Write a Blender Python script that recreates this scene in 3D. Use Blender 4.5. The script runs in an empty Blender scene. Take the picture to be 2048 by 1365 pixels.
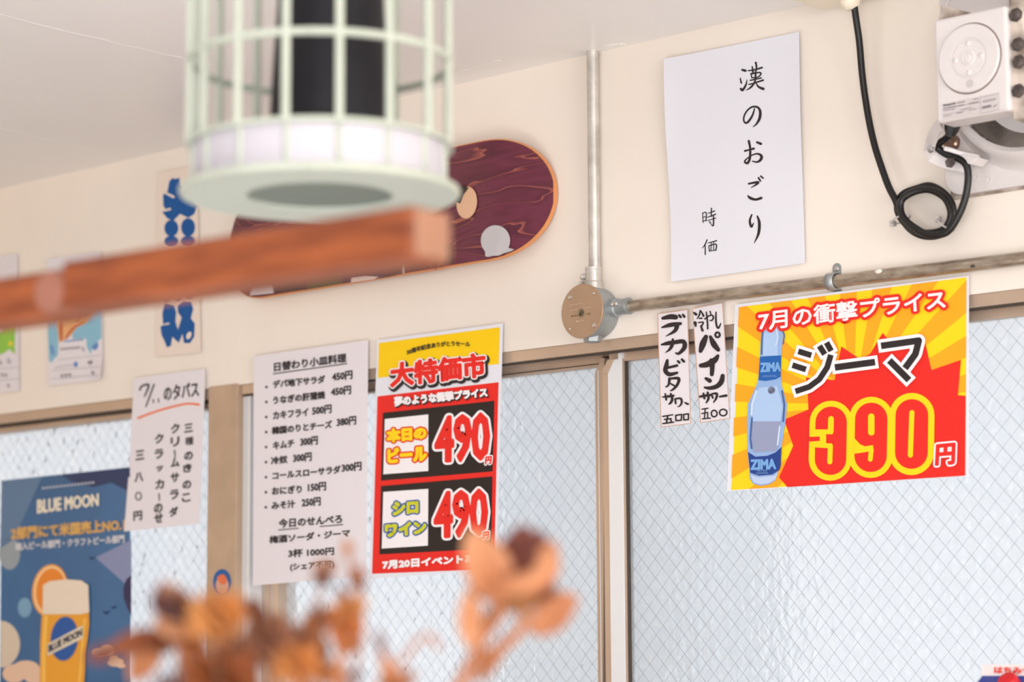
import bpy, bmesh, math, random
from mathutils import Vector, Matrix
from mathutils.geometry import tessellate_polygon
random.seed(7)
C = bpy.context.scene.collection
SC = bpy.context.scene

# ------------------------------------------------------------------ camera
F_PX = 4836.0; CX, CY = 1024.0, 682.5; EYE = 1.45; DIST = 2.9724
RT = Vector((0.73665727, 0.67624103, -0.00584253))
DN = Vector((-0.09355367, 0.09334795, -0.99122847))
FW = Vector((-0.66976397, 0.73074225, 0.13203027))
CAM = Vector((0, -DIST, EYE))
cd = bpy.data.cameras.new('camera'); cam = bpy.data.objects.new('camera', cd); C.objects.link(cam)
cd.sensor_width = 36; cd.lens = F_PX / 2048 * 36
m = Matrix((RT, -DN, -FW)).transposed().to_4x4(); m.translation = CAM
cam.matrix_world = m
cd.clip_start = 0.05; cd.clip_end = 200
cd.dof.use_dof = True; cd.dof.focus_distance = 3.75; cd.dof.aperture_fstop = 3.5
SC.camera = cam

def ray(px, py):
    return RT * (px - CX) + DN * (py - CY) + FW * F_PX
def P(px, py, y=0.0):            # point of a plane parallel to the wall seen at a pixel
    r = ray(px, py); return CAM + r * ((DIST + y) / r.y)
def Q(px, py, d):                # point at a depth along the view
    return CAM + ray(px, py) * (d / F_PX)

# ------------------------------------------------------------------ light
w = bpy.data.worlds.new('sky'); SC.world = w; w.use_nodes = True
bg = w.node_tree.nodes['Background']; bg.inputs[0].default_value = (0.93, 0.955, 1.0, 1); bg.inputs[1].default_value = 0.83
def area(name, loc, tgt, sx, sy, power, col):
    l = bpy.data.lights.new(name, 'AREA'); l.shape = 'RECTANGLE'; l.size = sx; l.size_y = sy
    l.energy = power; l.color = col
    o = bpy.data.objects.new(name, l); C.objects.link(o); o.location = loc
    o.rotation_euler = (Vector(tgt) - Vector(loc)).to_track_quat('-Z', 'Y').to_euler()
area('shopfront_daylight', (1.6, -5.6, 1.45), (-1.6, 0, 1.7), 2.8, 1.6, 38, (1.0, 0.985, 0.985))
area('side_window_daylight', (2.3, -1.7, 1.7), (-2.5, -0.6, 1.9), 2.2, 1.2, 46, (1.0, 0.985, 0.97))
area('low_ceiling_fill', (1.1, -5.7, 0.45), (-2.0, -0.8, 2.45), 2.6, 0.8, 50, (0.90, 0.96, 1.0))  # added low fill aimed up to brighten the ceiling, not a known source
area('upward_ceiling_fill', (-1.9, -2.7, 0.45), (-1.7, -2.2, 3.0), 2.2, 1.2, 19, (0.92, 0.96, 1.0))  # added upward fill for the ceiling
area('warm_wall_fill', (-5.6, -2.4, 1.9), (-4.2, 0, 1.9), 0.8, 0.5, 5, (1.0, 0.72, 0.42))  # added warm fill that tints the far left wall; no lamps known there
vs = SC.view_settings
vs.view_transform = 'Standard'; vs.look = 'None'; vs.gamma = 1; vs.use_curve_mapping = False; vs.exposure = 0.75
try:
    SC.cycles.use_denoising = True; SC.cycles.sample_clamp_indirect = 6
except Exception: pass

# ------------------------------------------------------------------ materials
def lin(c):
    out = []
    for v in c[:3]:
        v = v / 255.0
        out.append(v / 12.92 if v <= 0.04045 else ((v + 0.055) / 1.055) ** 2.4)
    return (*out, 1.0)
MATS = {}
def mat(name, rgb, rough=0.6, metal=0.0, var=0.0, scale=8.0, bump=0.0, bscale=40.0, rgb2=None, spec=0.5, stretch=None, detail=4, trans=0.0):
    if name in MATS: return MATS[name]
    m = bpy.data.materials.new(name); m.use_nodes = True; nt = m.node_tree; N = nt.nodes; L = nt.links
    b = N['Principled BSDF']; b.inputs['Base Color'].default_value = lin(rgb)
    b.inputs['Roughness'].default_value = rough; b.inputs['Metallic'].default_value = metal
    b.inputs['Specular IOR Level'].default_value = spec
    tc = N.new('ShaderNodeTexCoord'); mp = N.new('ShaderNodeMapping'); L.new(tc.outputs['Object'], mp.inputs[0])
    if stretch: mp.inputs['Scale'].default_value = stretch
    if var > 0 or rgb2:
        n = N.new('ShaderNodeTexNoise'); n.inputs['Scale'].default_value = scale; n.inputs['Detail'].default_value = detail
        L.new(mp.outputs[0], n.inputs['Vector'])
        r = N.new('ShaderNodeValToRGB'); L.new(n.outputs['Fac'], r.inputs[0]); L.new(r.outputs[0], b.inputs['Base Color'])
        a = rgb2 if rgb2 else tuple(v * (1 - var) for v in rgb)
        r.color_ramp.elements[0].position = 0.34; r.color_ramp.elements[0].color = lin(a)
        r.color_ramp.elements[1].position = 0.66; r.color_ramp.elements[1].color = lin(rgb)
    if bump > 0:
        n2 = N.new('ShaderNodeTexNoise'); n2.inputs['Scale'].default_value = bscale; n2.inputs['Detail'].default_value = 5
        L.new(mp.outputs[0], n2.inputs['Vector'])
        bp = N.new('ShaderNodeBump'); bp.inputs['Strength'].default_value = bump; bp.inputs['Distance'].default_value = 0.004
        L.new(n2.outputs['Fac'], bp.inputs['Height']); L.new(bp.outputs[0], b.inputs['Normal'])
    if trans > 0:
        t = N.new('ShaderNodeBsdfTranslucent'); t.inputs[0].default_value = lin(rgb)
        mx = N.new('ShaderNodeMixShader'); mx.inputs[0].default_value = trans
        L.new(b.outputs[0], mx.inputs[1]); L.new(t.outputs[0], mx.inputs[2]); L.new(mx.outputs[0], N['Material Output'].inputs[0])
    MATS[name] = m; return m
INK = {}
def ink(rgb):
    k = 'ink_%d_%d_%d' % tuple(rgb)
    return mat(k, rgb, 0.55, spec=0.35)

# ------------------------------------------------------------------ object helpers
ORI = {}
def link_mesh(name, verts, faces, m, parent=None, origin=None, smooth=False):
    me = bpy.data.meshes.new(name)
    if parent is not None: og = ORI[parent]
    elif origin is not None: og = Vector(origin)
    else:
        lo = Vector([min(v[i] for v in verts) for i in range(3)]); hi = Vector([max(v[i] for v in verts) for i in range(3)])
        og = (lo + hi) / 2; og.z = lo.z
    me.from_pydata([Vector(v) - og for v in verts], [], faces); me.update()
    if m: me.materials.append(m)
    if smooth: me.shade_smooth(); me.set_sharp_from_angle(angle=0.75)
    o = bpy.data.objects.new(name, me); C.objects.link(o)
    if parent is not None: o.parent = parent
    else: o.location = og
    ORI[o] = og
    return o
def thing(name, label, cat, origin, group=None, kind=None):
    o = bpy.data.objects.new(name, None); C.objects.link(o); o.location = origin; o.empty_display_size = 0.05
    ORI[o] = Vector(origin)
    if kind: o['kind'] = kind
    else:
        o['label'] = label; o['category'] = cat
        if group: o['group'] = group
    return o
def tag(o, label, cat, group=None):
    o['label'] = label; o['category'] = cat
    if group: o['group'] = group
    return o
def struct(o): o['kind'] = 'structure'; return o

class MB:
    def __init__(s): s.v = []; s.f = []
    def add(s, vs, fs):
        b = len(s.v); s.v += [Vector(v) for v in vs]; s.f += [tuple(i + b for i in f) for f in fs]; return s
    def box(s, x0, x1, y0, y1, z0, z1):
        return s.add([(x0,y0,z0),(x1,y0,z0),(x1,y1,z0),(x0,y1,z0),(x0,y0,z1),(x1,y0,z1),(x1,y1,z1),(x0,y1,z1)],
                     [(0,3,2,1),(4,5,6,7),(0,1,5,4),(1,2,6,5),(2,3,7,6),(3,0,4,7)])
    def prism(s, pts, off):       # polygon pts extruded by off
        n = len(pts); pts = [Vector(p) for p in pts]; off = Vector(off)
        tr = tessellate_polygon([pts])
        vs = pts + [p + off for p in pts]
        fs = [tuple(t) for t in tr] + [tuple(i + n for i in reversed(t)) for t in tr]
        fs += [(i, i + n, (i + 1) % n + n, (i + 1) % n) for i in range(n)]
        return s.add(vs, fs)
    def tube(s, pts, r, seg=10, smooth=0, caps=True):
        pts = [Vector(p) for p in pts]
        rs = r if isinstance(r, (list, tuple)) else [r] * len(pts)
        if smooth:
            q = []; qr = []
            n = len(pts)
            for i in range(n - 1):
                p0 = pts[max(i-1,0)]; p1 = pts[i]; p2 = pts[i+1]; p3 = pts[min(i+2,n-1)]
                for k in range(smooth):
                    t = k / smooth
                    q.append(0.5*((2*p1)+(p2-p0)*t+(2*p0-5*p1+4*p2-p3)*t*t+(3*p1-p0-3*p2+p3)*t*t*t))
                    qr.append(rs[i]*(1-t)+rs[i+1]*t)
            q.append(pts[-1]); qr.append(rs[-1]); pts = q; rs = qr
        n = len(pts); vs = []; fs = []
        t = (pts[1]-pts[0]).normalized(); u = t.orthogonal().normalized()
        for i in range(n):
            t = (pts[min(i+1,n-1)] - pts[max(i-1,0)]).normalized()
            u = (u - t * u.dot(t)).normalized(); v = t.cross(u)
            for k in range(seg):
                a = 2*math.pi*k/seg; vs.append(pts[i] + (u*math.cos(a)+v*math.sin(a))*rs[i])
        for i in range(n-1):
            for k in range(seg):
                a = i*seg+k; b = i*seg+(k+1)%seg; fs.append((a, b, b+seg, a+seg))
        if caps: fs += [tuple(reversed(range(seg))), tuple(range((n-1)*seg, n*seg))]
        return s.add(vs, fs)
    def lathe(s, c, axis, prof, seg=24, caps=True):     # prof: list of (distance along axis, radius)
        c = Vector(c); ax = Vector(axis).normalized(); u = ax.orthogonal().normalized(); v = ax.cross(u)
        vs = []; fs = []; n = len(prof)
        for h, r in prof:
            for k in range(seg):
                a = 2*math.pi*k/seg; vs.append(c + ax*h + (u*math.cos(a)+v*math.sin(a))*max(r,1e-5))
        for i in range(n-1):
            for k in range(seg):
                a = i*seg+k; b = i*seg+(k+1)%seg; fs.append((a,b,b+seg,a+seg))
        if caps: fs += [tuple(reversed(range(seg))), tuple(range((n-1)*seg, n*seg))]
        return s.add(vs, fs)
    def ball(s, c, r, seg=10, sc=(1,1,1)):
        c = Vector(c); vs = []; fs = []; R = seg//2
        for i in range(R+1):
            t = math.pi*i/R
            for k in range(seg):
                a = 2*math.pi*k/seg
                vs.append(c + Vector((math.sin(t)*math.cos(a)*r*sc[0], math.sin(t)*math.sin(a)*r*sc[1], math.cos(t)*r*sc[2])))
        for i in range(R):
            for k in range(seg):
                a=i*seg+k; b=i*seg+(k+1)%seg; fs.append((a,a+seg,b+seg,b))
        return s.add(vs, fs)
    def build(s, name, m, parent=None, smooth=False, bevel=0, bseg=2, origin=None):
        o = link_mesh(name, s.v, s.f, m, parent, origin, smooth)
        if bevel:
            b = o.modifiers.new('bevel', 'BEVEL'); b.width = bevel; b.segments = bseg; b.limit_method = 'ANGLE'; b.angle_limit = math.radians(40)
            b.harden_normals = False
        if smooth and not bevel:
            pass
        return o

# ------------------------------------------------------------------ flat print on paper
class Z:                          # a traced region of the photograph: origin and magnification
    def __init__(s, ox, oy, k): s.ox, s.oy, s.k = ox, oy, k
    def __call__(s, x, y): return (s.ox + x / s.k, s.oy + y / s.k)
def clip(poly, quad):
    out = list(poly); n = len(quad)
    ar = sum(quad[i][0]*quad[(i+1)%n][1]-quad[(i+1)%n][0]*quad[i][1] for i in range(n)); sg = 1 if ar > 0 else -1
    for i in range(n):
        a = quad[i]; b = quad[(i+1)%n]; inp = out; out = []
        if not inp: return []
        side = lambda p: sg*((b[0]-a[0])*(p[1]-a[1])-(b[1]-a[1])*(p[0]-a[0]))
        for j in range(len(inp)):
            p = inp[j]; q = inp[(j+1)%len(inp)]; sp = side(p); sq = side(q)
            if sp >= 0: out.append(p)
            if sp*sq < 0:
                t = sp/(sp-sq); out.append((p[0]+(q[0]-p[0])*t, p[1]+(q[1]-p[1])*t))
    return out
SPLIT = {'small_handwriting','blue_characters','bottle_highlight','bottle_shade','digit_openings','black_panel','white_box','orange_rays','bullets','blue_wash','blue_marks','rust_strokes','yellow_dots','ruled_lines','cream_gaps','bottle_line','bottle_glint','white_shape','charcoal_block','grey_stripe','cloud','birds','beer_shine','pale_grey_shape'}
class Print:
    """flat shapes in one ink on a sheet whose plane is parallel to the wall"""
    def __init__(s, z, yfun, layer):
        s.z = z; s.y = yfun if callable(yfun) else (lambda px, py, y=yfun: y); s.layer = layer; s.v = []; s.f = []; s.n = 0; s.cuts = []; s.lock = False
    def pt(s, p):
        px, py = s.z(*p); y = s.y(px, py) - 0.00045 * s.layer - (s.n % 61) * 6e-6
        return P(px, py, y)
    def tri(s, pts, faces):
        s.n += 1
        b = len(s.v); s.v += [s.pt(p) for p in pts]; s.f += [tuple(i+b for i in f) for f in faces]
    def mark(s):
        if not s.lock: s.cuts.append((len(s.v), len(s.f)))
    def poly(s, pts):
        s.mark()
        if len(pts) < 3: return s
        t = tessellate_polygon([[Vector((p[0], p[1], 0)) for p in pts]]); s.tri(pts, t); return s
    def disc(s, x, y, rx, ry=None, n=20, rot=0):
        s.mark(); ry = ry or rx; c, d = math.cos(rot), math.sin(rot)
        pts = []
        for k in range(n):
            a = 2*math.pi*k/n; u, v = rx*math.cos(a), ry*math.sin(a); pts.append((x+u*c-v*d, y+u*d+v*c))
        s.tri(pts, [tuple(range(n))]); return s
    def stroke(s, pts, w=None, n=8, round_=True, sm=0):
        s.mark(); was = s.lock; s.lock = True
        P3 = [(p[0], p[1], (p[2] if len(p) > 2 else w)) for p in pts]
        if sm and len(P3) > 2:
            q = []
            for i in range(len(P3)-1):
                a = P3[max(i-1,0)]; b = P3[i]; c = P3[i+1]; d = P3[min(i+2,len(P3)-1)]
                for k in range(sm):
                    t = k/sm
                    q.append(tuple(0.5*((2*b[j])+(c[j]-a[j])*t+(2*a[j]-5*b[j]+4*c[j]-d[j])*t*t+(3*b[j]-a[j]-3*c[j]+d[j])*t**3) for j in range(3)))
            q.append(P3[-1]); P3 = q
        for i in range(len(P3)-1):
            x0,y0,w0 = P3[i]; x1,y1,w1 = P3[i+1]; dx,dy = x1-x0,y1-y0; l = math.hypot(dx,dy)
            if l < 1e-6: continue
            nx,ny = -dy/l/2, dx/l/2
            s.tri([(x0+nx*w0,y0+ny*w0),(x0-nx*w0,y0-ny*w0),(x1-nx*w1,y1-ny*w1),(x1+nx*w1,y1+ny*w1)], [(0,1,2,3)])
        last = len(P3)-1
        for i,(x,y,ww) in enumerate(P3):
            if (round_ or 0 < i < last) and ww > 0: s.disc(x, y, ww/2, n=n)
        s.lock = was; return s
    def ring(s, x, y, rx, ry, w, n=24):
        s.stroke([(x+rx*math.cos(2*math.pi*k/n), y+ry*math.sin(2*math.pi*k/n)) for k in range(n+1)], w, n=6); return s
    def build(s, name, rgb, parent):
        if not s.v: return None
        if name in SPLIT and len(s.cuts) > 1:      # each printed piece is a part of its own
            ct = s.cuts + [(len(s.v), len(s.f))]; o = None
            nm = name[:-1] if name.endswith('s') and not name.endswith('ss') else name
            for (v0, f0), (v1, f1) in zip(ct, ct[1:]):
                if v1 > v0: o = link_mesh(nm, s.v[v0:v1], [tuple(i-v0 for i in f) for f in s.f[f0:f1]], ink(rgb) if isinstance(rgb, tuple) else rgb, parent)
            return o
        return link_mesh(name, s.v, s.f, ink(rgb) if isinstance(rgb, tuple) else rgb, parent)
GLY = {}
def glyphs(txt):
    if txt in GLY: return GLY[txt]
    cu = bpy.data.curves.new('t', 'FONT'); cu.body = txt; cu.resolution_u = 2; cu.fill_mode = 'FRONT'
    o = bpy.data.objects.new('t', cu); C.objects.link(o)
    dg = bpy.context.evaluated_depsgraph_get(); dg.update()
    me = bpy.data.meshes.new_from_object(o.evaluated_get(dg))
    vs = [(v.co.x, v.co.y) for v in me.vertices]; fs = [tuple(p.vertices) for p in me.polygons]
    cnt = {}
    for f in fs:
        for i in range(len(f)):
            e = tuple(sorted((f[i], f[(i+1)%len(f)]))); cnt[e] = cnt.get(e, 0) + 1
    ed = [e for e, c in cnt.items() if c == 1]
    bpy.data.objects.remove(o); bpy.data.curves.remove(cu); bpy.data.meshes.remove(me)
    GLY[txt] = (vs, fs, ed); return GLY[txt]
def text(pr, txt, quad, bold=0.0, arc=0.0, fill=True):
    """quad: corner points BL, BR, TR, TL in the traced region; bold: extra stroke width"""
    vs, fs, ed = glyphs(txt)
    x0=min(v[0] for v in vs); x1=max(v[0] for v in vs); y0=min(v[1] for v in vs); y1=max(v[1] for v in vs)
    bl,br,tr,tl = quad; out = []
    for x,y in vs:
        u=(x-x0)/max(x1-x0,1e-6); v=(y-y0)/max(y1-y0,1e-6)
        X=(bl[0]*(1-u)+br[0]*u)*(1-v)+(tl[0]*(1-u)+tr[0]*u)*v
        Y=(bl[1]*(1-u)+br[1]*u)*(1-v)+(tl[1]*(1-u)+tr[1]*u)*v
        out.append((X, Y - arc*4*u*(1-u)))
    if fill: pr.tri(out, fs)
    if bold > 0:
        used = set()
        for a,b in ed:
            p,q = out[a],out[b]; dx,dy=q[0]-p[0],q[1]-p[1]; l=math.hypot(dx,dy)
            if l < 1e-5: continue
            nx,ny=-dy/l*bold/2,dx/l*bold/2
            pr.tri([(p[0]+nx,p[1]+ny),(p[0]-nx,p[1]-ny),(q[0]-nx,q[1]-ny),(q[0]+nx,q[1]+ny)],[(0,1,2,3)])
            used.add(a); used.add(b)
        for a in used: pr.disc(out[a][0], out[a][1], bold/2, n=(6 if bold < 6 else 10))
    return pr
def line(pr, txt, x0, y0, x1, y1, h, bold=0.0):
    return text(pr, txt, ((x0,y0),(x1,y1),(x1,y1-h),(x0,y0-h)), bold)
def sheet(name, label, cat, corners, y, paper, group=None, bow=None, nx=14, ny=14):
    """a sheet of paper: corners TL,TR,BR,BL in photo pixels on the plane y; bow(u,v) lifts it"""
    tl,tr,br,bl = [P(px,py,y) for px,py in corners]
    vs=[]; fs=[]
    for k,off in ((0,0.0),(1,0.0003)):
        for j in range(ny+1):
            for i in range(nx+1):
                u,v=i/nx,j/ny
                p=(tl*(1-u)+tr*u)*(1-v)+(bl*(1-u)+br*u)*v
                p.y += (-(bow(u,v)) if bow else 0)+off
                vs.append(p)
    n=(nx+1)*(ny+1)
    for j in range(ny):
        for i in range(nx):
            a=j*(nx+1)+i; q=(a,a+nx+1,a+nx+2,a+1); fs.append(q); fs.append(tuple(x+n for x in reversed(q)))
    rim=[i for i in range(nx+1)]+[(j+1)*(nx+1)-1 for j in range(1,ny+1)]+[ny*(nx+1)+i for i in range(nx-1,-1,-1)]+[j*(nx+1) for j in range(ny-1,0,-1)]
    for k in range(len(rim)):
        a,b=rim[k],rim[(k+1)%len(rim)]; fs.append((a,b,b+n,a+n))
    o=link_mesh(name,vs,fs,paper,smooth=True); tag(o,label,cat,group)
    x0,x1=min(tl.x,bl.x),max(tr.x,br.x); z0,z1=min(bl.z,br.z),max(tl.z,tr.z)
    def yf(px,py):
        if not bow: return y
        p=P(px,py,y); u=min(1,max(0,(p.x-x0)/(x1-x0))); v=min(1,max(0,(z1-p.z)/(z1-z0)))
        return y-bow(u,v)
    return o,yf

# ------------------------------------------------------------------ the room
M_wall = mat('wall_paint', (246, 235, 224), 0.62, var=0.05, scale=1.6, bump=0.25, bscale=9, spec=0.3)
M_ceil = mat('ceiling_paint', (250, 246, 244), 0.38, var=0.03, scale=1.2, bump=0.12, bscale=3, spec=0.5)
M_floor = mat('floor_tile', (196, 190, 184), 0.4, var=0.08, scale=4)
M_bronze = mat('bronze_aluminium', (198, 174, 154), 0.38, metal=0.35, var=0.06, scale=6)
M_post = mat('bronze_painted_post', (188, 160, 134), 0.5, var=0.06, scale=14, bump=0.1)
M_sheen = mat('aluminium_sheen', (226, 228, 232), 0.35, metal=0.15)  # aluminium with its bright reflections put into a pale base colour
M_dark = mat('dark_gasket', (70, 58, 50), 0.7)
CEIL = 2.45; HEAD = 1.970; SILL = 1.195
XL, XR = -7.2, 2.6; YF = -6.0

def shell(name, *b, m=M_wall):
    mb = MB()
    for x in b: mb.box(*x)
    return struct(mb.build(name, m, origin=(0, 0, 0)))
shell('floor', (XL, XR, YF, 0.16, -0.1, 0.0), m=M_floor)
o = shell('ceiling', (XL, XR, YF, 0.16, CEIL, CEIL + 0.12), m=M_ceil)
# plaster ridges where ceiling boards meet
for a, b, wd in (((-3.9,-2.6),(-3.9,0.0),0.004), ((-2.05,-2.6),(-2.05,0.0),0.003)):
    pass
def ridge(px0, py0, px1, py1, r):
    out = []
    for k in range(13):
        t = k/12; px = px0+(px1-px0)*t; py = py0+(py1-py0)*t; q = ray(px, py); p = CAM + q*((CEIL-EYE)/q.z)
        out.append(p + Vector((random.uniform(-.004,.004), random.uniform(-.004,.004), 0.0)))
    mb = MB(); mb.tube(out, [r*random.uniform(.5, 1.3) for _ in out], seg=6, smooth=2)
    for v in mb.v: v.z = CEIL - 0.2*(CEIL - v.z)
    return link_mesh('plaster_ridge', mb.v, mb.f, M_ceil, o)
ridge(-60, 15, 470, 143, 0.006); ridge(-60, 245, 240, 312, 0.005); ridge(930, 142, 1000, 120, 0.005); ridge(1215, 92, 1250, 88, 0.006)
# window wall: lintel above, wall below the sill, ends
shell('wall_back', (XL, XR, 0.0, 0.16, HEAD, CEIL), (XL, XR, 0.0, 0.16, 0.0, SILL-0.03), (0.2, XR, 0.0, 0.16, SILL-0.03, HEAD), (XL, -5.6, 0.0, 0.16, SILL-0.03, HEAD))
shell('wall_left', (XL-0.12, XL, YF, 0.16, 0.0, CEIL))
shell('wall_right', (XR, XR+0.12, YF, 0.16, 0.0, CEIL))
shell('wall_front', (XL, -0.1, YF-0.12, YF, 0.0, CEIL), (-0.1, XR, YF-0.12, YF, 2.3, CEIL), (-0.1, XR, YF-0.12, YF, 0.0, 0.4))
struct(MB().box(-5.6, 0.2, -0.10, 0.10, SILL-0.03, SILL).build('trim_1', mat('sill_wood', (150, 112, 78), 0.5, var=0.2, scale=5, stretch=(1, 10, 10)), origin=(-2.7, 0, SILL)))

# ------------------------------------------------------------------ windows
def glass_mat():
    m = bpy.data.materials.new('pebbled_wired_glass'); m.use_nodes = True; nt = m.node_tree; N = nt.nodes; L = nt.links
    for n in list(N): N.remove(n)
    out = N.new('ShaderNodeOutputMaterial'); tc = N.new('ShaderNodeTexCoord'); mp = N.new('ShaderNodeMapping')
    mp.inputs['Scale'].default_value = (1, 0.2, 0.72); L.new(tc.outputs['Object'], mp.inputs[0])
    vo = N.new('ShaderNodeTexVoronoi'); vo.feature = 'SMOOTH_F1'; vo.inputs['Scale'].default_value = 72; L.new(mp.outputs[0], vo.inputs['Vector'])
    no = N.new('ShaderNodeTexNoise'); no.inputs['Scale'].default_value = 40; L.new(mp.outputs[0], no.inputs['Vector'])
    ad = N.new('ShaderNodeMath'); ad.operation = 'ADD'; L.new(vo.outputs['Distance'], ad.inputs[0]); L.new(no.outputs['Fac'], ad.inputs[1])
    bp = N.new('ShaderNodeBump'); bp.inputs['Strength'].default_value = 0.62; bp.inputs['Distance'].default_value = 0.012; L.new(ad.outputs[0], bp.inputs['Height'])
    tr = N.new('ShaderNodeBsdfTranslucent'); tr.inputs[0].default_value = (0.90, 0.91, 0.92, 1)
    rf = N.new('ShaderNodeBsdfRefraction'); rf.inputs['Roughness'].default_value = 0.10; rf.inputs['IOR'].default_value = 1.35; L.new(bp.outputs[0], rf.inputs['Normal'])
    rf.inputs[0].default_value = (0.98, 0.99, 1.0, 1)
    gl = N.new('ShaderNodeBsdfGlossy'); gl.inputs['Roughness'].default_value = 0.25; L.new(bp.outputs[0], gl.inputs['Normal'])
    m1 = N.new('ShaderNodeMixShader'); m1.inputs[0].default_value = 0.58; L.new(tr.outputs[0], m1.inputs[1]); L.new(rf.outputs[0], m1.inputs[2])
    m2 = N.new('ShaderNodeMixShader'); m2.inputs[0].default_value = 0.05; L.new(m1.outputs[0], m2.inputs[1]); L.new(gl.outputs[0], m2.inputs[2])
    L.new(m2.outputs[0], out.inputs[0]); return m
M_glass = glass_mat()
M_wire = mat('glass_wire', (128, 132, 138), 0.5, metal=0.3)
Y1, Y2, Y3 = 0.004, 0.030, 0.056       # head frame, near sash, far sash
def X(px, py, y): return P(px, py, y).x
def ZZ(px, py, y): return P(px, py, y).z

def wire_mesh(x0, x1, z0, z1, y, parent):
    mb = MB(); r = 0.00024; stepx = 0.0285; k = 0.0285 / 0.0285 * 0.94      # diamonds about as tall as wide
    for s in (1, -1):
        n0 = int((x0 - (z1 - z0)) / stepx) - 2; n1 = int((x1 + (z1 - z0)) / stepx) + 2
        for n in range(n0, n1):
            bx = n * stepx
            # x = bx + s*(z - z0)/1.0*k
            pts = []
            za, zb = z0, z1
            xa, xb = bx, bx + s*(z1-z0)*k
            if s > 0:
                if xb < x0 or xa > x1: continue
            else:
                if xa < x0 or xb > x1: continue
            def zat(xx): return z0 + (xx - bx) / (s*k)
            lo, hi = min(xa, xb), max(xa, xb)
            cx0, cx1 = max(lo, x0), min(hi, x1)
            if cx1 - cx0 < 1e-4: continue
            A = Vector((cx0, y, zat(cx0))); B = Vector((cx1, y, zat(cx1)))
            segs = 1
            mb.tube([A, B], r if s < 0 else r*0.75, seg=4, caps=False)
    w_ = mb.build('wire_mesh', M_wire, parent); w_['kind'] = 'stuff'; return w_
def pane(x0, x1, z0, z1, y, parent):
    MB().box(x0, x1, y, y + 0.0012, z0, z1).build('glass_pane', M_glass, parent)
    wire_mesh(x0, x1, z0, z1, y - 0.0008, parent)

x_post0, x_post1 = X(417, 800, -0.004), X(474, 800, -0.004)
# window_1: the sliding pair to the right of the post
w1 = thing('window_1', '', '', (-2.0, 0.03, SILL), kind='structure')
XE = 0.2
z_h1 = ZZ(1311, 691, Y1)         # underside of the head frame
MB().box(x_post1, XE, Y1, 0.10, z_h1, HEAD).build('window_head', M_bronze, w1, bevel=0.001)
MB().box(x_post1, XE, 0.010, 0.016, z_h1 - 0.0035, z_h1).build('head_groove', M_dark, w1)
MB().box(x_post1, XE, 0.002, 0.10, SILL, SILL + 0.03).build('window_bottom_rail', M_bronze, w1, bevel=0.002)
z_g1 = ZZ(1316, 715, Y2); z_g2 = ZZ(1005, 756, Y3)
# near sash (right)
xs0 = X(1208.5, 760, Y2); xs1 = X(1215.5, 760, Y2 - 0.005); xs2 = X(1244, 760, Y2 - 0.005); xs3 = X(1250, 760, Y2)
MB().box(xs3 - 0.002, XE, Y2, Y2 + 0.02, z_g1, z_h1 + 0.004).build('sash_top_rail', M_bronze, w1, bevel=0.001)
MB().box(xs3 - 0.002, XE, Y2, Y2 + 0.02, SILL + 0.03, SILL + 0.06).build('sash_bottom_rail', M_bronze, w1)
zt = z_g1 + 0.004
mb = MB()   # meeting stile with a cut-off upper corner
mb.prism([(xs1, Y2 - 0.005, SILL + 0.03), (xs2, Y2 - 0.005, SILL + 0.03), (xs2, Y2 - 0.005, zt), (xs1 + 0.014, Y2 - 0.005, zt), (xs1, Y2 - 0.005, zt - 0.022)], (0, 0.014, 0))
mb.build('meeting_stile', M_sheen, w1, bevel=0.0006)  # pale face stands for light reflected off the stile
MB().box(xs0, xs1, Y2 - 0.0045, Y2 + 0.012, SILL + 0.03, zt - 0.022).build('stile_side', M_bronze, w1)
MB().prism([(xs0, Y2 - 0.008, zt - 0.022), (xs1, Y2 - 0.008, zt - 0.022), (xs1 + 0.014, Y2 - 0.008, zt), (xs0 + 0.014, Y2 - 0.008, zt)], (0, 0.02, 0)).build('stile_cap', M_bronze, w1)
MB().box(xs2, xs2 + 0.0012, Y2 - 0.0045, Y2 + 0.01, SILL + 0.03, zt).build('stile_edge', M_bronze, w1)
MB().box(xs2 + 0.0012, xs2 + 0.0026, Y2 + 0.001, Y2 + 0.016, SILL + 0.06, z_g1).build('glazing_gasket', M_dark, w1)
MB().box(X(1218,760,Y2), X(1241, 710, Y2), Y2 + 0.001, Y2 + 0.03, zt, z_h1).build('stile_head', M_bronze, w1)
MB().box(X(1241, 710, Y2), X(1248, 710, Y2), Y2 - 0.006, Y2 + 0.01, zt - 0.01, z_h1).build('stile_head_strip', M_sheen, w1)
pane(xs3, XE, SILL + 0.055, z_g1 + 0.003, Y2 + 0.008, w1)
# far sash (left)
xf1 = X(1190, 780, Y3 - 0.01); xf2 = X(1196.5, 780, Y3 - 0.01); xf0 = X(545, 1250, Y3)
MB().box(x_post1 + 0.02, xf2, Y3, Y3 + 0.02, z_g2, z_h1 + 0.004).build('sash_top_rail', M_bronze, w1, bevel=0.001)
MB().box(x_post1 + 0.02, xf2, Y3 - 0.0015, Y3, z_g2 + 0.004, z_g2 + 0.0055).build('rail_groove', M_dark, w1)
MB().box(x_post1 + 0.02, xf2, Y3, Y3 + 0.02, SILL + 0.03, SILL + 0.06).build('sash_bottom_rail', M_bronze, w1)
MB().prism([(xf1, Y3 - 0.01, SILL + 0.03), (xf2, Y3 - 0.01, SILL + 0.03), (xf2 + 0.014, Y3 - 0.01, z_g2 + 0.012), (xf1 + 0.014, Y3 - 0.01, z_g2 + 0.012), (xf1, Y3 - 0.01, z_g2 - 0.012)], (0, 0.014, 0)).build('meeting_stile', M_bronze, w1)
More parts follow.
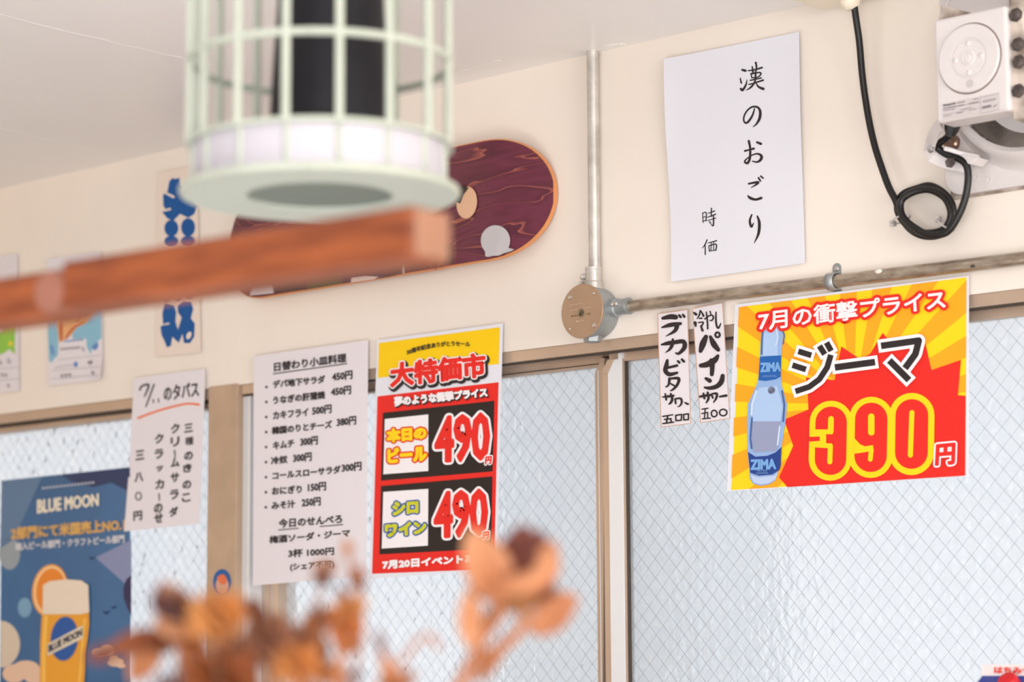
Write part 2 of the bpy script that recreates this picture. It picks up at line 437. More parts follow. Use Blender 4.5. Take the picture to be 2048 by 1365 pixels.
MB().box(xf2, xf2 + 0.0016, Y3 - 0.011, Y3, SILL + 0.03, z_g2 - 0.008).build('stile_edge_strip', M_sheen, w1)  # thin pale strip standing for the highlight along the stile edge
MB().box(xf2 + 0.0016, xf2 + 0.045, Y3 + 0.004, Y3 + 0.02, SILL + 0.03, z_h1).build('stile_web', mat('gap_shade_bronze', (62, 50, 42), 0.5, metal=0.1), w1)  # bronze darkened to stand for the shade in the gap between sashes
pane(xf0 - 0.02, xf1 + 0.003, SILL + 0.055, z_g2 + 0.003, Y3 + 0.008, w1)
# frame and sash stiles beside the post
def vbar(name, pxa, pxb, y0, y1, m, top, parent, py=900):
    MB().box(X(pxa, py, y0), X(pxb, py, y0), y0, y1, SILL + 0.03, top).build(name, m, parent, bevel=0.0006)
vbar('jamb', 473, 500, 0.012, 0.09, M_sheen, z_h1, w1)
vbar('jamb_groove', 499.5, 503, 0.030, 0.09, M_dark, z_h1, w1)
vbar('sash_stile', 503, 522, 0.040, 0.09, M_sheen, z_h1 - 0.028, w1)
vbar('sash_stile', 521, 535, 0.050, 0.09, M_dark, z_g2, w1)
vbar('sash_stile', 527, 541, 0.044, 0.09, M_bronze, z_g2, w1)
vbar('sash_stile', 541, 551, 0.046, 0.09, mat('pale_bronze', (205, 185, 170), 0.4, metal=0.3), z_g2, w1)
vbar('glazing_bead', 551, 557, 0.042, 0.09, M_bronze, z_g2, w1)
vbar('glazing_bead', 557, 561, 0.048, 0.09, M_dark, z_g2, w1)
# the post between the windows
struct(MB().box(x_post0, x_post1, -0.004, 0.12, SILL, HEAD + 0.002).build('trim_2', M_post, bevel=0.001))
# window_2: left of the post
w2 = thing('window_2', '', '', (-4.4, 0.03, SILL), kind='structure')
za = ZZ(0, 848, Y1); zb = ZZ(0, 867, Y2)
MB().box(-5.6, x_post0, Y1, 0.10, za, HEAD).build('window_head', M_bronze, w2, bevel=0.001)
MB().box(-5.6, x_post0, Y1 + 0.012, Y1 + 0.02, za - 0.006, za).build('head_groove', M_dark, w2)
MB().box(-5.6, x_post0, Y2 - 0.005, Y2 + 0.03, zb, za - 0.004).build('sash_top_rail', M_bronze, w2, bevel=0.001)
MB().box(-5.6, x_post0, 0.002, 0.10, SILL, SILL + 0.03).build('window_bottom_rail', M_bronze, w2)
MB().box(x_post0 - 0.008, x_post0, 0.008, 0.02, SILL + 0.03, za).build('jamb', M_dark, w2)
pane(-5.6, x_post0 - 0.004, SILL + 0.03, zb + 0.004, Y2 + 0.01, w2)
# outside: eave board over the windows and an added slab that greys part of the view through the glass
struct(MB().box(-8, 1.5, 0.20, 0.62, 2.16, 2.24).build('trim_3', mat('eave_board', (188, 194, 194), 0.8)))
struct(MB().box(-4.6, -3.86, 1.9, 2.3, 0.0, 3.4).build('trim_4', mat('view_tint_slab', (232, 238, 244), 0.7, var=0.1, scale=3)))  # unseen narrow slab, added only to tint what the glass refracts
struct(MB().box(-12, 6, 0.16, 8, -0.15, -0.05).build('trim_5', mat('outside_ground', (236, 236, 234), 0.9)))

# ------------------------------------------------------------------ paper signs
PAPER = mat('white_paper', (238, 238, 246), 0.7, bump=0.05, bscale=6, trans=0.12, spec=0.25)
PAPER2 = mat('pinkish_paper', (240, 234, 239), 0.7, bump=0.05, bscale=6, trans=0.12, spec=0.25)
BLK = (42, 36, 38); WHITE = (244, 240, 243); RED = (230, 40, 32); YEL = (255, 212, 20); ORA = (255, 168, 26)
YP = -0.0065
# --- yellow and red A3 price poster with the bottle
z = Z(1450, 540, 2.967)
po, yf = sheet('price_poster', 'wide yellow and red poster with a blue bottle and the price 390', 'poster',
    [z(60,206), z(1447,34), z(1446,1228), z(12,1316)], YP, PAPER)
quad = [(82,222),(1433,44),(1425,1222),(35,1308)]
LQ = [(82,222),(1433,44),(1430,700),(1425,1222),(35,1308),(50,1180),(52,1050),(70,700)]
Print(z, yf, 1).poly(LQ).build('yellow_ground', YEL, po)
pr = Print(z, yf, 2); cx, cy = 760, 800
for k in range(22):
    a = 2*math.pi*(k+0.35)/22; b = 0.075
    wd = [(cx,cy),(cx+2600*math.cos(a-b),cy+2600*math.sin(a-b)),(cx+2600*math.cos(a+b),cy+2600*math.sin(a+b))]
    c_ = clip(wd, quad)
    if len(c_) > 2: pr.poly(c_)
pr.build('orange_rays', ORA, po)
burst = [(370,1290),(320,1232),(405,1045),(350,890),(495,830),(490,720),(480,640),(650,655),(690,455),(800,530),(860,500),(935,375),(1010,460),(1190,440),(1225,595),(1400,535),(1382,745),(1428,748),(1425,1222)]
Print(z, yf, 3).poly(burst).build('red_burst', RED, po)
bt = [(215,370),(207,520),(200,640),(185,690),(135,800),(130,900),(133,1060),(148,1240),(165,1270),(210,1283),(260,1275),(300,1250),(320,1180),(335,1050),(362,880),(368,800),(338,690),(330,620),(335,510),(345,370),(350,330),(300,320),(215,330)]
bo = Print(z, yf, 4).poly(bt).build('bottle_picture', (148,180,226), po)
Print(z, yf, 5).poly([(230,330),(322,330),(312,510),(225,510)]).poly([(200,700),(310,690),(345,820),(330,900),(165,900),(160,800)]).build('bottle_highlight', (172,200,238), po)
Print(z, yf, 5).poly([(160,900),(330,900),(318,1050),(300,1075),(170,1085),(150,1000)]).disc(275,715,22).build('bottle_shade', (150,158,190), po)
Print(z, yf, 6).stroke([(338,350),(352,390),(345,440)],7).stroke([(160,880),(150,1000),(158,1060)],10).stroke([(338,720),(352,800),(345,900)],10).stroke([(225,350),(218,420),(216,500)],8).build('bottle_line', (70,100,160), po)
Print(z, yf, 6).stroke([(186,720),(160,800),(158,860)],12).stroke([(325,930),(312,1040)],10).stroke([(300,340),(315,400),(300,450)],8).build('bottle_glint', (205,222,244), po)
Print(z, yf, 6).poly([(207,517),(333,508),(330,635),(300,650),(240,660),(198,655)]).build('neck_label', (30,96,176), po)
Print(z, yf, 6).poly([(136,1082),(180,1110),(250,1105),(300,1085),(335,1052),(330,1165),(322,1190),(280,1215),(200,1222),(150,1205)]).build('body_label', (34,66,142), po)
Print(z, yf, 6).poly([(150,1215),(200,1232),(290,1222),(318,1195),(300,1245),(258,1268),(210,1275),(168,1262)]).build('bottle_foot', (188,206,236), po)
pr = Print(z, yf, 7); text(pr,'ZIMA',((212,605),(328,600),(328,550),(212,555)),7); pr.build('label_lettering', (120,170,225), po); pr = Print(z, yf, 7); text(pr,'ZIMA',((155,1185),(300,1180),(298,1125),(155,1130)),8); pr.build('label_lettering', (120,170,225), po)
pr = Print(z, yf, 7); text(pr,'-ORIGINAL-',((218,640),(312,636),(312,622),(218,626)),1); text(pr,'MALT BASE',((190,1198),(250,1196),(250,1186),(190,1188)),1); text(pr,'ORIGINAL',((185,1214),(258,1210),(258,1200),(185,1204)),1); pr.build('label_small_lettering', (110,150,210), po)
Print(z, yf, 6).poly([(240,275),(302,270),(302,330),(235,335)]).build('bottle_cap', (30,52,120), po)
ttl = ((200,362),(1308,228),(1300,118),(200,252))
for lay, bd, col, nm in ((8, 40, RED, 'title_outline'), (9, 6, WHITE, 'title_lettering')):
    pr = Print(z, yf, lay); text(pr, '7月の衝撃プライス', ttl, bd); pr.build(nm, col, po)
zi = [[(435,484),(512,508)], [(400,566),(480,592)], [(560,452),(592,502)], [(602,432),(630,482)],
      [(628,505),(606,580),(560,650),(500,695),(418,722)], [(652,580),(890,548)], [(926,452),(1150,420),(1130,500),(1068,585)], [(975,538),(1092,655)]]
for lay, bd, col, nm in ((8, 72, WHITE, 'name_outline'), (9, 34, BLK, 'name_lettering')):
    pr = Print(z, yf, lay)
    for k, s_ in enumerate(zi):
        ww = bd*(1.15 if k in (5,6,7) else 1.0) if bd < 50 else bd+6*(k>4)
        if bd > 50:      # lengthen the outline past the squared ends
            a=Vector(s_[0]); b=Vector(s_[1]); d=(a-b).normalized()*18; c=Vector(s_[-1]); e=(c-Vector(s_[-2])).normalized()*18
            s_=[tuple(a+d)]+list(s_[1:-1])+[tuple(c+e)]
        pr.stroke(s_, ww, round_=False, n=12)
    pr.build(nm, col, po)
def cap(pr, x0,y0,x1,y1,w): return pr.stroke([(x0,y0),(x1,y1)], w, n=28)
pr = Print(z, yf, 5)
cap(pr,1109,865,1106,1085,268); cap(pr,868,885,864,1105,262); cap(pr,630,905,624,1125,255)
pr.build('price_outline', YEL, po)
pr = Print(z, yf, 6)
cap(pr,1109,865,1106,1085,194); cap(pr,868,885,864,1105,192); cap(pr,630,905,626,1125,186); pr.build('price_digits', RED, po)
pr = Print(z, yf, 7)
cap(pr,1109,848,1100,1100,30)
cap(pr,868,872,868,965,38); pr.stroke([(768,1075),(880,1058)],34,round_=False); pr.poly([(768,1000),(800,1035),(850,1058),(768,1075)]); cap(pr,868,1070,862,1125,28)
cap(pr,629,886,627,960,34); pr.stroke([(535,962),(638,962)],28,round_=False); pr.poly([(510,950),(600,955),(600,1040),(510,1048)]); pr.stroke([(535,1040),(622,1046)],28,round_=False); cap(pr,625,1045,622,1140,30)
pr.build('digit_openings', YEL, po)
Print(z, yf, 8).poly([(500,992),(562,990),(562,1016),(500,1020)]).build('digit_notch', RED, po)
for lay, bd, col in ((8, 34, WHITE), (9, 14, RED)):
    pr = Print(z, yf, lay); text(pr, '円', ((1252,1158),(1358,1150),(1362,1032),(1258,1042)), bd); pr.build('yen_outline' if bd>20 else 'yen_sign', col, po)

# --- red A3 bargain poster
z = Z(720, 640, 2.577)
po, yf = sheet('bargain_poster', 'tall red and black poster with yellow top and two 490 prices', 'poster',
    [z(88,105), z(737,18), z(703,1288), z(48,1335)], YP, PAPER)
Print(z, yf, 1).poly([(97,120),(720,38),(715,228),(92,300)]).build('yellow_band', (248,204,0), po)
Print(z, yf, 1).poly([(90,395),(714,322),(690,1285),(62,1310)]).build('red_ground', RED, po)
Print(z, yf, 2).poly([(118,480),(692,418),(683,782),(108,830)]).poly([(108,858),(682,808),(675,1180),(100,1210)]).build('black_panel', (36,28,28), po)
Print(z, yf, 3).poly([(128,512),(352,488),(352,780),(120,797)]).poly([(120,888),(352,872),(350,1165),(112,1180)]).build('white_box', WHITE, po)
pr = Print(z, yf, 5); text(pr, '30周年記念ありがとうセール', ((242,182),(566,140),(566,114),(240,156)), 2, arc=20); pr.build('anniversary_lettering', BLK, po)
q = ((160,345),(645,290),(640,172),(160,228))
pr = Print(z, yf, 3); text(pr,'大特価市',tuple((x+7,y+9) for x,y in q),40); pr.build('heading_shadow', BLK, po)
pr = Print(z, yf, 4); text(pr,'大特価市',q,26); pr.build('heading_outline', WHITE, po)
pr = Print(z, yf, 5); text(pr,'大特価市',q,13); pr.build('heading_lettering', RED, po)
q = ((180,445),(655,395),(652,352),(178,400))
pr = Print(z, yf, 5); text(pr,'夢のような衝撃プライス',tuple((x+4,y+5) for x,y in q),12); pr.build('slogan_shadow', BLK, po)
pr = Print(z, yf, 6); text(pr,'夢のような衝撃プライス',q,7); pr.build('slogan_lettering', WHITE, po)
for lay, bd, col, nm in ((4, 27, RED, 'beer_outline'), (5, 12, (255,214,20), 'beer_lettering')):
    pr = Print(z, yf, lay); text(pr,'本日の',((142,630),(338,612),(338,552),(140,568)),bd); text(pr,'ビール',((146,736),(340,724),(340,650),(146,668)),bd); pr.build(nm, col, po)
for lay, bd, col, nm in ((4, 26, (18,84,168), 'wine_outline'), (5, 12, (206,206,40), 'wine_lettering')):
    pr = Print(z, yf, lay); text(pr,'シロ',((170,1006),(296,994),(296,934),(172,944)),bd); text(pr,'ワイン',((134,1118),(340,1098),(336,1040),(132,1056)),bd); pr.build(nm, col, po)
for q in (((392,735),(662,715),(662,482),(392,508)), ((388,1125),(652,1105),(652,876),(388,896))):
    for lay, bd, col, nm in ((4, 42, WHITE, 'price_outline'), (5, 18, RED, 'price_digits')):
        pr = Print(z, yf, lay); text(pr, '490', q, bd); pr.build(nm, col, po)
for q in (((646,745),(674,742),(678,705),(648,708)), ((634,1134),(660,1131),(664,1093),(636,1096))):
    for lay, bd, col, nm in ((6, 16, WHITE, 'yen_outline'), (7, 5, RED, 'yen_sign')):
        pr = Print(z, yf, lay); text(pr, '円', q, bd); pr.build(nm, col, po)
pr = Print(z, yf, 5); text(pr, '7月20日イベントあり', ((118,1285),(640,1246),(640,1208),(118,1246)), 7); pr.build('event_lettering', WHITE, po)

# --- long handwritten menu
z = Z(400, 640, 2.4389)
po, yf = sheet('menu_sheet', 'long white handwritten menu listing side dishes and yen prices, next to the bronze post', 'menu',
    [z(262,178), z(820,98), z(812,1252), z(258,1298)], YP-0.002, PAPER2, bow=lambda u,v: 0.004*math.sin(u*3)*v)
INKB = (48,42,46)
def menu(txt, x0, y0, x1, y1, h, b=3.4):
    pr = Print(z, yf, 2); line(pr, txt, x0, y0, x1, y1, h, b); pr.build('menu_line', INKB, po)
menu('日替わり小皿料理',362,252,712,206,42); menu('今日のせんべろ',385,1016,692,992,42)
for a in ((358,264,716,214),(383,1026,696,1000)):
    Print(z, yf, 2).stroke([a[:2],a[2:]],5).build('underline', INKB, po)
for t_,x0,y0,x1,y1,pt_,a0,b0,a1,b1 in (('デパ地下サラダ',357,334,608,308,'450円',645,300,742,288),('うなぎの肝蒲焼',357,412,608,384,'450円',640,373,735,362),
    ('カキフライ',357,486,527,468,'500円',548,466,640,454),('韓国のりとチーズ',352,560,642,528,'380円',668,522,760,510),('キムチ',357,633,458,620,'300円',490,618,573,608),
    ('冷奴',347,707,425,698,'300円',455,697,543,688),('コールスローサラダ',355,780,684,748,'300円',692,745,786,734),('おにぎり',352,854,495,844,'150円',527,840,613,832),('みそ汁',350,926,463,916,'250円',497,914,587,906)):
    menu(t_,x0,y0,x1,y1,36); menu(pt_,a0,b0,a1,b1,40)
pr = Print(z, yf, 1)
for k in range(9): pr.disc(324-k*0.4, 328+k*73.4, 6.5)
pr.build('bullets', INKB, po)
menu('梅酒ソーダ・ジーマ',340,1092,730,1058,36); menu('3杯 1000円',432,1160,652,1148,38); menu('(シェア不可)',440,1228,652,1214,36,3)

# --- tapas slip
z = Z(0, 720, 2.1167)
po, yf = sheet('tapas_slip', 'white handwritten slip with an orange underline, left of the bronze post', 'menu',
    [z(567,78), z(870,38), z(845,695), z(532,728)], YP, PAPER2, bow=lambda u,v: 0.010*max(0,v-0.6)*(1-u))
pr = Print(z, yf, 1)
pr.stroke([(592,128,8),(600,112,8),(628,105,9),(625,125,8),(612,155,6)],sm=3).stroke([(652,105,7),(618,198,6)]).stroke([(648,168,5),(650,182,5)]).stroke([(670,165,5),(672,180,5)])
text(pr,'のタパス',((694,174),(842,154),(838,92),(694,114)),3)
pr.build('heading_lettering', INKB, po)
Print(z, yf, 1).stroke([(585,247,9),(640,226,8),(700,207,8),(760,192,8),(800,186,8),(842,190,9)],sm=4).build('orange_underline', (240,112,52), po)
pr = Print(z, yf, 1)
for chs, pos, h in (('三種のきのこ', [(798,290),(801,345),(798,408),(793,460),(791,530),(788,585)], 36), ('クリームサラダ',[(742,292),(741,348),(740,398),(741,436),(740,500),(738,572),(735,645)],40),
    ('クラッカーのせ',[(674,335),(673,400),(676,462),(676,528),(674,582),(670,630),(671,672)],40), ('三八〇円',[(592,405),(588,498),(586,578),(583,662)],40)):
    for c_, (x_, y_) in zip(chs, pos):
        hh = h*0.62 if c_ in 'ッ' else h; hw = 17 if c_ not in '〇ッ' else 12
        if c_ == 'ー': pr.stroke([(x_-1,y_-14,6),(x_+1,y_+14,5)]); continue
        if c_ == '〇': pr.ring(x_,y_,12,16,5); continue
        vh = 0.5*hh
        text(pr, c_, ((x_-hw,y_+vh),(x_+hw,y_+vh-5),(x_+hw,y_-vh-2),(x_-hw,y_-vh+3)), 3.6 if c_ != '種' else 1.6)
pr.build('vertical_lettering', INKB, po)

# --- two narrow brush-lettered slips
z = Z(1300, 600, 4.875)
EDGE = (196,140,92); KB = (44,36,38)
def rim(q, w=5):
    pr = Print(z, yf, 1); pr.stroke(q+[q[0]], w); pr.build('orange_border', EDGE, po)
c4 = [(70,135),(368,92),(400,1208),(105,1245)]
po, yf = sheet('price_slip', 'left of the two narrow white slips with orange edges, nearer the junction box', 'price slip', [z(*c) for c in c4], YP-0.001, PAPER2, group=None)
rim([(74,138),(365,96),(397,1206),(108,1242)])
S1 = [[(125,180,30),(200,165,50),(250,170,48)],[(115,270,14),(200,245,42),(298,232,28)],[(262,255,46),(240,305,34),(155,355,6)],[(283,150,20),(298,168,26)],[(320,145,20),(334,165,26)],
 [(112,438,16),(170,425,38),(240,415,40),(325,408,42),(335,465,44),(280,525,26),(250,518,14)],[(222,385,20),(215,440,34),(190,485,24),(150,515,6)],
 [(168,590,26),(158,650,46),(150,695,42),(190,728,40),(264,712,24)],[(262,642,26),(180,662,24)],[(270,598,20),(285,612,26)],[(310,582,22),(330,602,26)],
 [(190,770,28),(180,830,20),(155,850,14)],[(188,770,18),(278,768,30),(265,830,26),(230,870,22),(200,888,12)],[(195,815,14),(240,840,18)],
 [(118,948,8),(160,945,24),(228,936,22)],[(148,918,16),(158,975,20)],[(202,918,20),(216,965,26),(205,1000,24),(185,1018,14)],[(245,968,18),(250,1012,18)],[(248,966,16),(300,964,20),(308,1005,20),(290,1035,14),(270,1044,8)],[(335,1000,8),(352,1010,18),(370,1018,20)],
 [(125,1138,14),(222,1122,12)],[(172,1135,16),(160,1198,16)],[(140,1168,13),(203,1160,15),(205,1192,14)],[(125,1208,14),(230,1194,14)],
 [(250,1128,14),(308,1119,14),(304,1175,14),(252,1180,14),(250,1128,14)],[(326,1120,14),(374,1112,14),(374,1168,14),(330,1173,14),(326,1120,14)]]
pr = Print(z, yf, 2)
for k,s_ in enumerate(S1): pr.stroke(s_, sm=(0 if k > 19 else 4), n=10)
pr.build('brush_lettering', KB, po)
c4 = [(410,82),(708,25),(782,1158),(490,1203)]
po, yf = sheet('price_slip', 'right of the two narrow white slips, tilted beside the wide yellow poster', 'price slip', [z(*c) for c in c4], YP-0.001, PAPER2)
rim([(414,86),(706,30),(779,1156),(492,1200)])
S2 = [[(430,128,20),(448,142,28)],[(446,258,16),(440,225,32)],[(488,105,12),(480,150,16),(458,185,8)],[(492,105,12),(510,135,16),(522,158,20)],[(480,182,12),(505,180,16)],[(472,222,12),(518,220,14),(500,262,16)],[(495,255,16),(512,300,24)],
 [(535,188,14),(570,160,14),(600,150,14),(618,170,16),(604,200,14),(582,200,8)],[(585,112,12),(592,138,12)],[(548,120,12),(558,200,16),(562,282,16)],
 [(643,120,12),(642,200,18),(650,255,18),(668,275,18),(690,230,10)],
 [(545,360,40),(515,430,62),(492,500,38)],[(588,360,28),(620,430,56),(665,488,38)],[(660,548,32),(630,590,56),(560,630,56),(495,642,40)],[(602,600,60),(606,660,46),(602,728,38)],
 [(545,768,28),(582,790,42)],[(532,855,18),(580,862,34),(650,845,44),(695,800,50),(708,742,40)],
 [(488,945,22),(540,935,26),(592,930,20)],[(520,915,20),(530,962,22)],[(562,905,22),(570,960,24),(548,1005,14)],[(600,922,18),(612,958,18)],[(604,918,16),(650,916,24),(645,960,22),(620,1000,12)],[(680,945,18),(742,935,26)],
 [(505,1068,12),(565,1058,12)],[(538,1065,12),(530,1158,12)],[(505,1110,12),(562,1100,12),(562,1152,12)],[(510,1162,12),(588,1155,12)]]
pr = Print(z, yf, 2)
for k,s_ in enumerate(S2): pr.stroke(s_, sm=(0 if k > 22 else 4), n=10)
pr.ring(658,342,22,24,20); pr.ring(625,1110,28,32,14); pr.ring(713,1100,36,32,14)
pr.build('brush_lettering', KB, po)

# --- large white sheet with brush calligraphy
z = Z(1100, 60, 2.528)
po, yf = sheet('calligraphy_sheet', 'large white sheet with a vertical column of black brush writing, high on the wall', 'sign',
    [z(586,148), z(1265,10), z(1292,1180), z(622,1275)], -0.004, PAPER, bow=lambda u,v: 0.0015+0.006*math.exp(-(u/0.12))*(0.5+0.5*math.sin(v*6+0.4))+0.003*math.exp(-((1-u)/0.08))*(0.5+0.5*math.sin(v*5)), nx=24, ny=36)
K1 = [[(972,202,11),(988,206,13)],[(962,245,6),(967,268,9)],[(965,298,12),(974,304,12),(990,278,9),(996,252,3)],[(1002,206,6),(1040,200,8),(1072,190,9)],[(1022,185,6),(1026,212,10)],[(1040,165,10),(1044,190,8),(1040,212,6)],[(1016,222,9),(1058,215,7),(1066,222,8),(1052,238,6),(1022,242,6)],[(1016,222,6),(1020,242,6)],
 [(1040,210,8),(1038,240,9),(1034,265,9),(1015,290,9),(992,305,3)],[(1012,255,7),(1068,243,7)],[(1005,276,6),(1040,266,7),(1078,254,9)],[(1042,270,5),(1055,288,10),(1078,298,14)],
 [(1034,398,6),(1022,435,10),(998,468,11),(982,465,8),(980,440,8),(995,410,8),(1020,390,9),(1048,390,10),(1062,410,13),(1060,445,14),(1044,475,9),(1026,490,3)],
 [(985,612,10),(1008,606,8),(1030,600,12)],[(1005,562,12),(1012,600,11),(1010,650,12),(998,674,12),(984,664,8),(1010,640,6),(1045,626,8),(1068,636,13),(1066,655,14),(1048,668,9),(1024,664,6)],[(1046,568,10),(1066,576,13)],
 [(1004,778,9),(1050,770,12),(1045,780,10),(1016,798,3)],[(1000,838,6),(1012,850,14),(1040,858,12),(1068,850,13)],[(1054,748,9),(1064,764,8)],[(1066,740,9),(1078,750,7)],
 [(1020,935,8),(1010,965,11),(1018,995,12),(1030,975,3)],[(1048,942,8),(1058,975,14),(1054,1030,13),(1032,1078,3)]]
K2 = [[(771,925,4),(774,974,5)],[(772,928,5),(789,924,5),(789,966,6)],[(773,948,4),(788,944,4)],[(774,968,4),(788,963,4)],[(799,928,4),(832,916,6)],[(816,902,6),(815,944,6)],[(796,948,4),(838,932,6)],[(798,964,4),(838,952,5)],[(826,936,6),(826,988,7),(815,984,4)],[(806,970,5),(812,978,6)],
 [(794,1062,6),(784,1085,6),(770,1104,3)],[(784,1085,5),(785,1136,6)],[(799,1078,4),(842,1066,6)],[(803,1092,5),(840,1084,6),(838,1115,6)],[(803,1092,5),(806,1120,5)],[(806,1119,4),(838,1114,4)],[(815,1074,4),(814,1116,4)],[(827,1072,4),(827,1114,4)]]
for nm, K in (('large_lettering', K1[:12]), ('large_lettering', K1[12:13]), ('large_lettering', K1[13:16]), ('large_lettering', K1[16:20]), ('large_lettering', K1[20:]), ('small_lettering', K2[:10]), ('small_lettering', K2[10:])):
    pr = Print(z, yf, 1)
    for s_ in K: pr.stroke(s_, sm=4, n=8)
    pr.build(nm, KB, po)

# --- blue woodblock-letter strip
z = Z(0, 480, 3.25)
BLU = (0, 82, 152); CREAMP = mat('cream_paper', (232, 216, 204), 0.7, spec=0.2)
po, yf = sheet('lettered_strip', 'tall cream paper strip with heavy rounded blue characters under the cage lamp', 'sign', [(316,345),(394,330),(402,705),(312,714)], -0.004, CREAMP)
pr = Print(z, yf, 1)
pr.poly([(1070,405),(1130,425),(1145,470),(1140,530),(1152,570),(1165,670),(1150,660),(1120,630),(1110,690),(1085,700),(1070,660),(1050,620),(1042,565),(1060,555),(1055,480)])
pr.poly([(1152,430),(1190,395),(1240,400),(1256,450),(1240,510),(1266,545),(1262,630),(1235,672),(1196,672),(1185,610),(1167,662),(1150,600),(1170,540),(1180,505),(1152,465)])
for a in ((1080,345,32,55),(1155,345,32,48),(1228,340,32,40)): pr.disc(*a)
z3 = Z(0,0,3.0); pr.z = z3
pr.poly([(1035,1068),(1048,1075),(1075,1068),(1085,1110),(1130,1150),(1182,1235),(1165,1285),(1130,1308),(1080,1284),(1040,1325),(1005,1312),(972,1272),(1000,1268),(980,1235),(978,1170),(1005,1150),(1015,1090)])
for a in ((1028,1370,42,50),(1128,1365,42,55),(1028,1450,42,35),(1128,1450,42,35)): pr.disc(*a)
pr.build('blue_characters', BLU, po)
pr = Print(z3, yf, 2); pr.stroke([(980,1152,10),(1040,1182,16)]); pr.stroke([(975,1268,8),(1020,1255,14)]); pr.z = z; pr.disc(1228,622,15,26,rot=0.4); pr.stroke([(1058,552,6),(1095,545,12)]); pr.stroke([(1148,400,8),(1152,500,12),(1150,560,7)]); pr.build('cream_gaps', CREAMP, po)

# --- illustrated slips at the left
po, yf = sheet('illustrated_card', 'small white card with orange and light blue watercolour, on the wall behind the beam', 'menu card', [z(305,125),z(655,75),z(672,908),z(315,950)], -0.004, PAPER2, bow=lambda u,v: 0.008*max(0,u-0.8)*5*max(0,v-.8)*5)
Print(z, yf, 1).poly([(308,490),(320,480),(345,485),(378,560),(378,680),(375,750),(330,800),(318,780),(312,640)]).poly([(655,430),(600,450),(560,520),(470,600),(470,645),(560,640),(565,700),(590,745),(600,690),(640,655),(660,640)]).build('blue_wash', (138,188,212), po)
Print(z, yf, 1).disc(615,685,24,32).stroke([(420,660),(540,648)],9).stroke([(335,690),(345,740)],18).disc(492,810,14,18).build('blue_marks', (100,140,196), po)
Print(z, yf, 2).poly([(340,480),(430,380),(600,400),(630,430),(580,500),(560,540),(500,570),(470,610),(440,640),(385,668),(375,600),(370,540)]).build('orange_wash', (228,170,118), po)
Print(z, yf, 3).stroke([(400,490,10),(395,560,24),(398,650,14)],sm=3).stroke([(545,530,6),(470,580,16),(430,640,10)],sm=3).stroke([(560,400,14),(520,480,26),(500,530,8)],sm=3).build('rust_strokes', (196,104,66), po)
pr = Print(z, yf, 3)
for k in range(6): pr.stroke([(395+k*22,718-k*2,3),(405+k*22,705-k*2,5)]).stroke([(395+k*22,706-k*2,4),(410+k*22,714-k*2,4)])
pr.stroke([(535,700),(545,722)],6)
for x_,y_ in ((400,885),(425,882),(450,880),(575,800),(600,865),(590,795)): pr.stroke([(x_,y_-12),(x_+6,y_+14)],5).stroke([(x_-6,y_),(x_+12,y_-3)],4)
pr.build('small_handwriting', (92,84,90), po)
Print(z, yf, 1).stroke([(375,780),(655,750)],3).stroke([(330,850),(655,825)],3).stroke([(330,905),(650,878)],3).stroke([(360,830),(470,812)],5).build('ruled_lines', (176,170,180), po)
po, yf = sheet('illustrated_card', 'small card with bright green wash at the left edge of the picture', 'menu card', [z(-190,140),z(112,90),z(125,985),z(-175,1010)], -0.004, PAPER2)
Print(z, yf, 1).poly([(-100,560),(0,600),(30,560),(60,530),(100,540),(95,700),(100,745),(60,710),(20,740),(-60,760),(-120,700)]).build('green_wash', (146,200,80), po)
Print(z, yf, 2).disc(70,545,14).disc(68,675,16).disc(-40,640,16).build('yellow_dots', (232,214,70), po)
pr = Print(z, yf, 2)
for x_,y_ in ((10,880),(35,882),(52,948),(-60,885),(-30,884),(0,800)): pr.stroke([(x_,y_-12),(x_+6,y_+12)],5).stroke([(x_-6,y_),(x_+12,y_-3)],4)
pr.build('small_handwriting', (120,110,116), po)
Print(z, yf, 1).stroke([(-160,850),(115,830)],3).stroke([(-160,925),(118,905)],3).stroke([(55,770),(70,800),(50,800),(50,775)],7).build('ruled_lines', (176,170,190), po)

# --- blue beer poster
z = Z(0, 720, 2.1167)
MB_ = mat('poster_blue', (44, 104, 158), 0.35, var=0.18, scale=2.2)
po, yf = sheet('beer_poster', 'large blue poster with a beer glass and orange slice in the lower left window', 'poster', [(3,962),(260,935),(262,1555),(-2,1545)], YP, MB_, nx=6, ny=8)
qd = [(6,513),(550,456),(556,1550),(0,1600)]
def bp(lay, nm, col, fn):
    pr = Print(z, yf, lay); fn(pr); return pr.build(nm, col, po)
bp(1,'night_band',(46,58,98), lambda p: p.poly([(260,488),(550,456),(552,560),(470,520),(395,540),(300,515)]))
bp(1,'dusk_band',(96,124,158), lambda p: p.poly([(6,513),(180,495),(60,760),(0,800)]))
bp(1,'glow',(150,160,168), lambda p: p.disc(40,820,46,70))
bp(1,'kite_shape',(134,142,178), lambda p: p.poly([(405,838),(556,762),(557,930),(525,945)]))
bp(2,'dark_planet',(48,46,84), lambda p: p.poly([(556,912),(535,930),(522,965),(524,1010),(538,1050),(556,1085)]))
bp(1,'pale_moon',(212,196,176), lambda p: p.poly(clip([(0+85*math.cos(k*.26),1205+100*math.sin(k*.26)) for k in range(24)], qd)))
bp(2,'cloud',(226,190,164), lambda p: (p.disc(455,1230,28,20),p.disc(420,1240,30,16),p.disc(490,1280,36,20),p.disc(480,1262,20,14),p.disc(515,1296,20,10),p.disc(110,1310,60,36),p.disc(60,1330,50,40),p.disc(150,1340,50,34)))
bp(2,'bokeh',(120,160,190), lambda p: p.disc(105,1050,30,42))
bp(3,'orange_rind',(240,166,84), lambda p: p.disc(212,978,76,112,n=32,rot=0.12))
bp(4,'orange_pith',(250,214,160), lambda p: p.disc(213,978,68,103,n=32,rot=0.12))
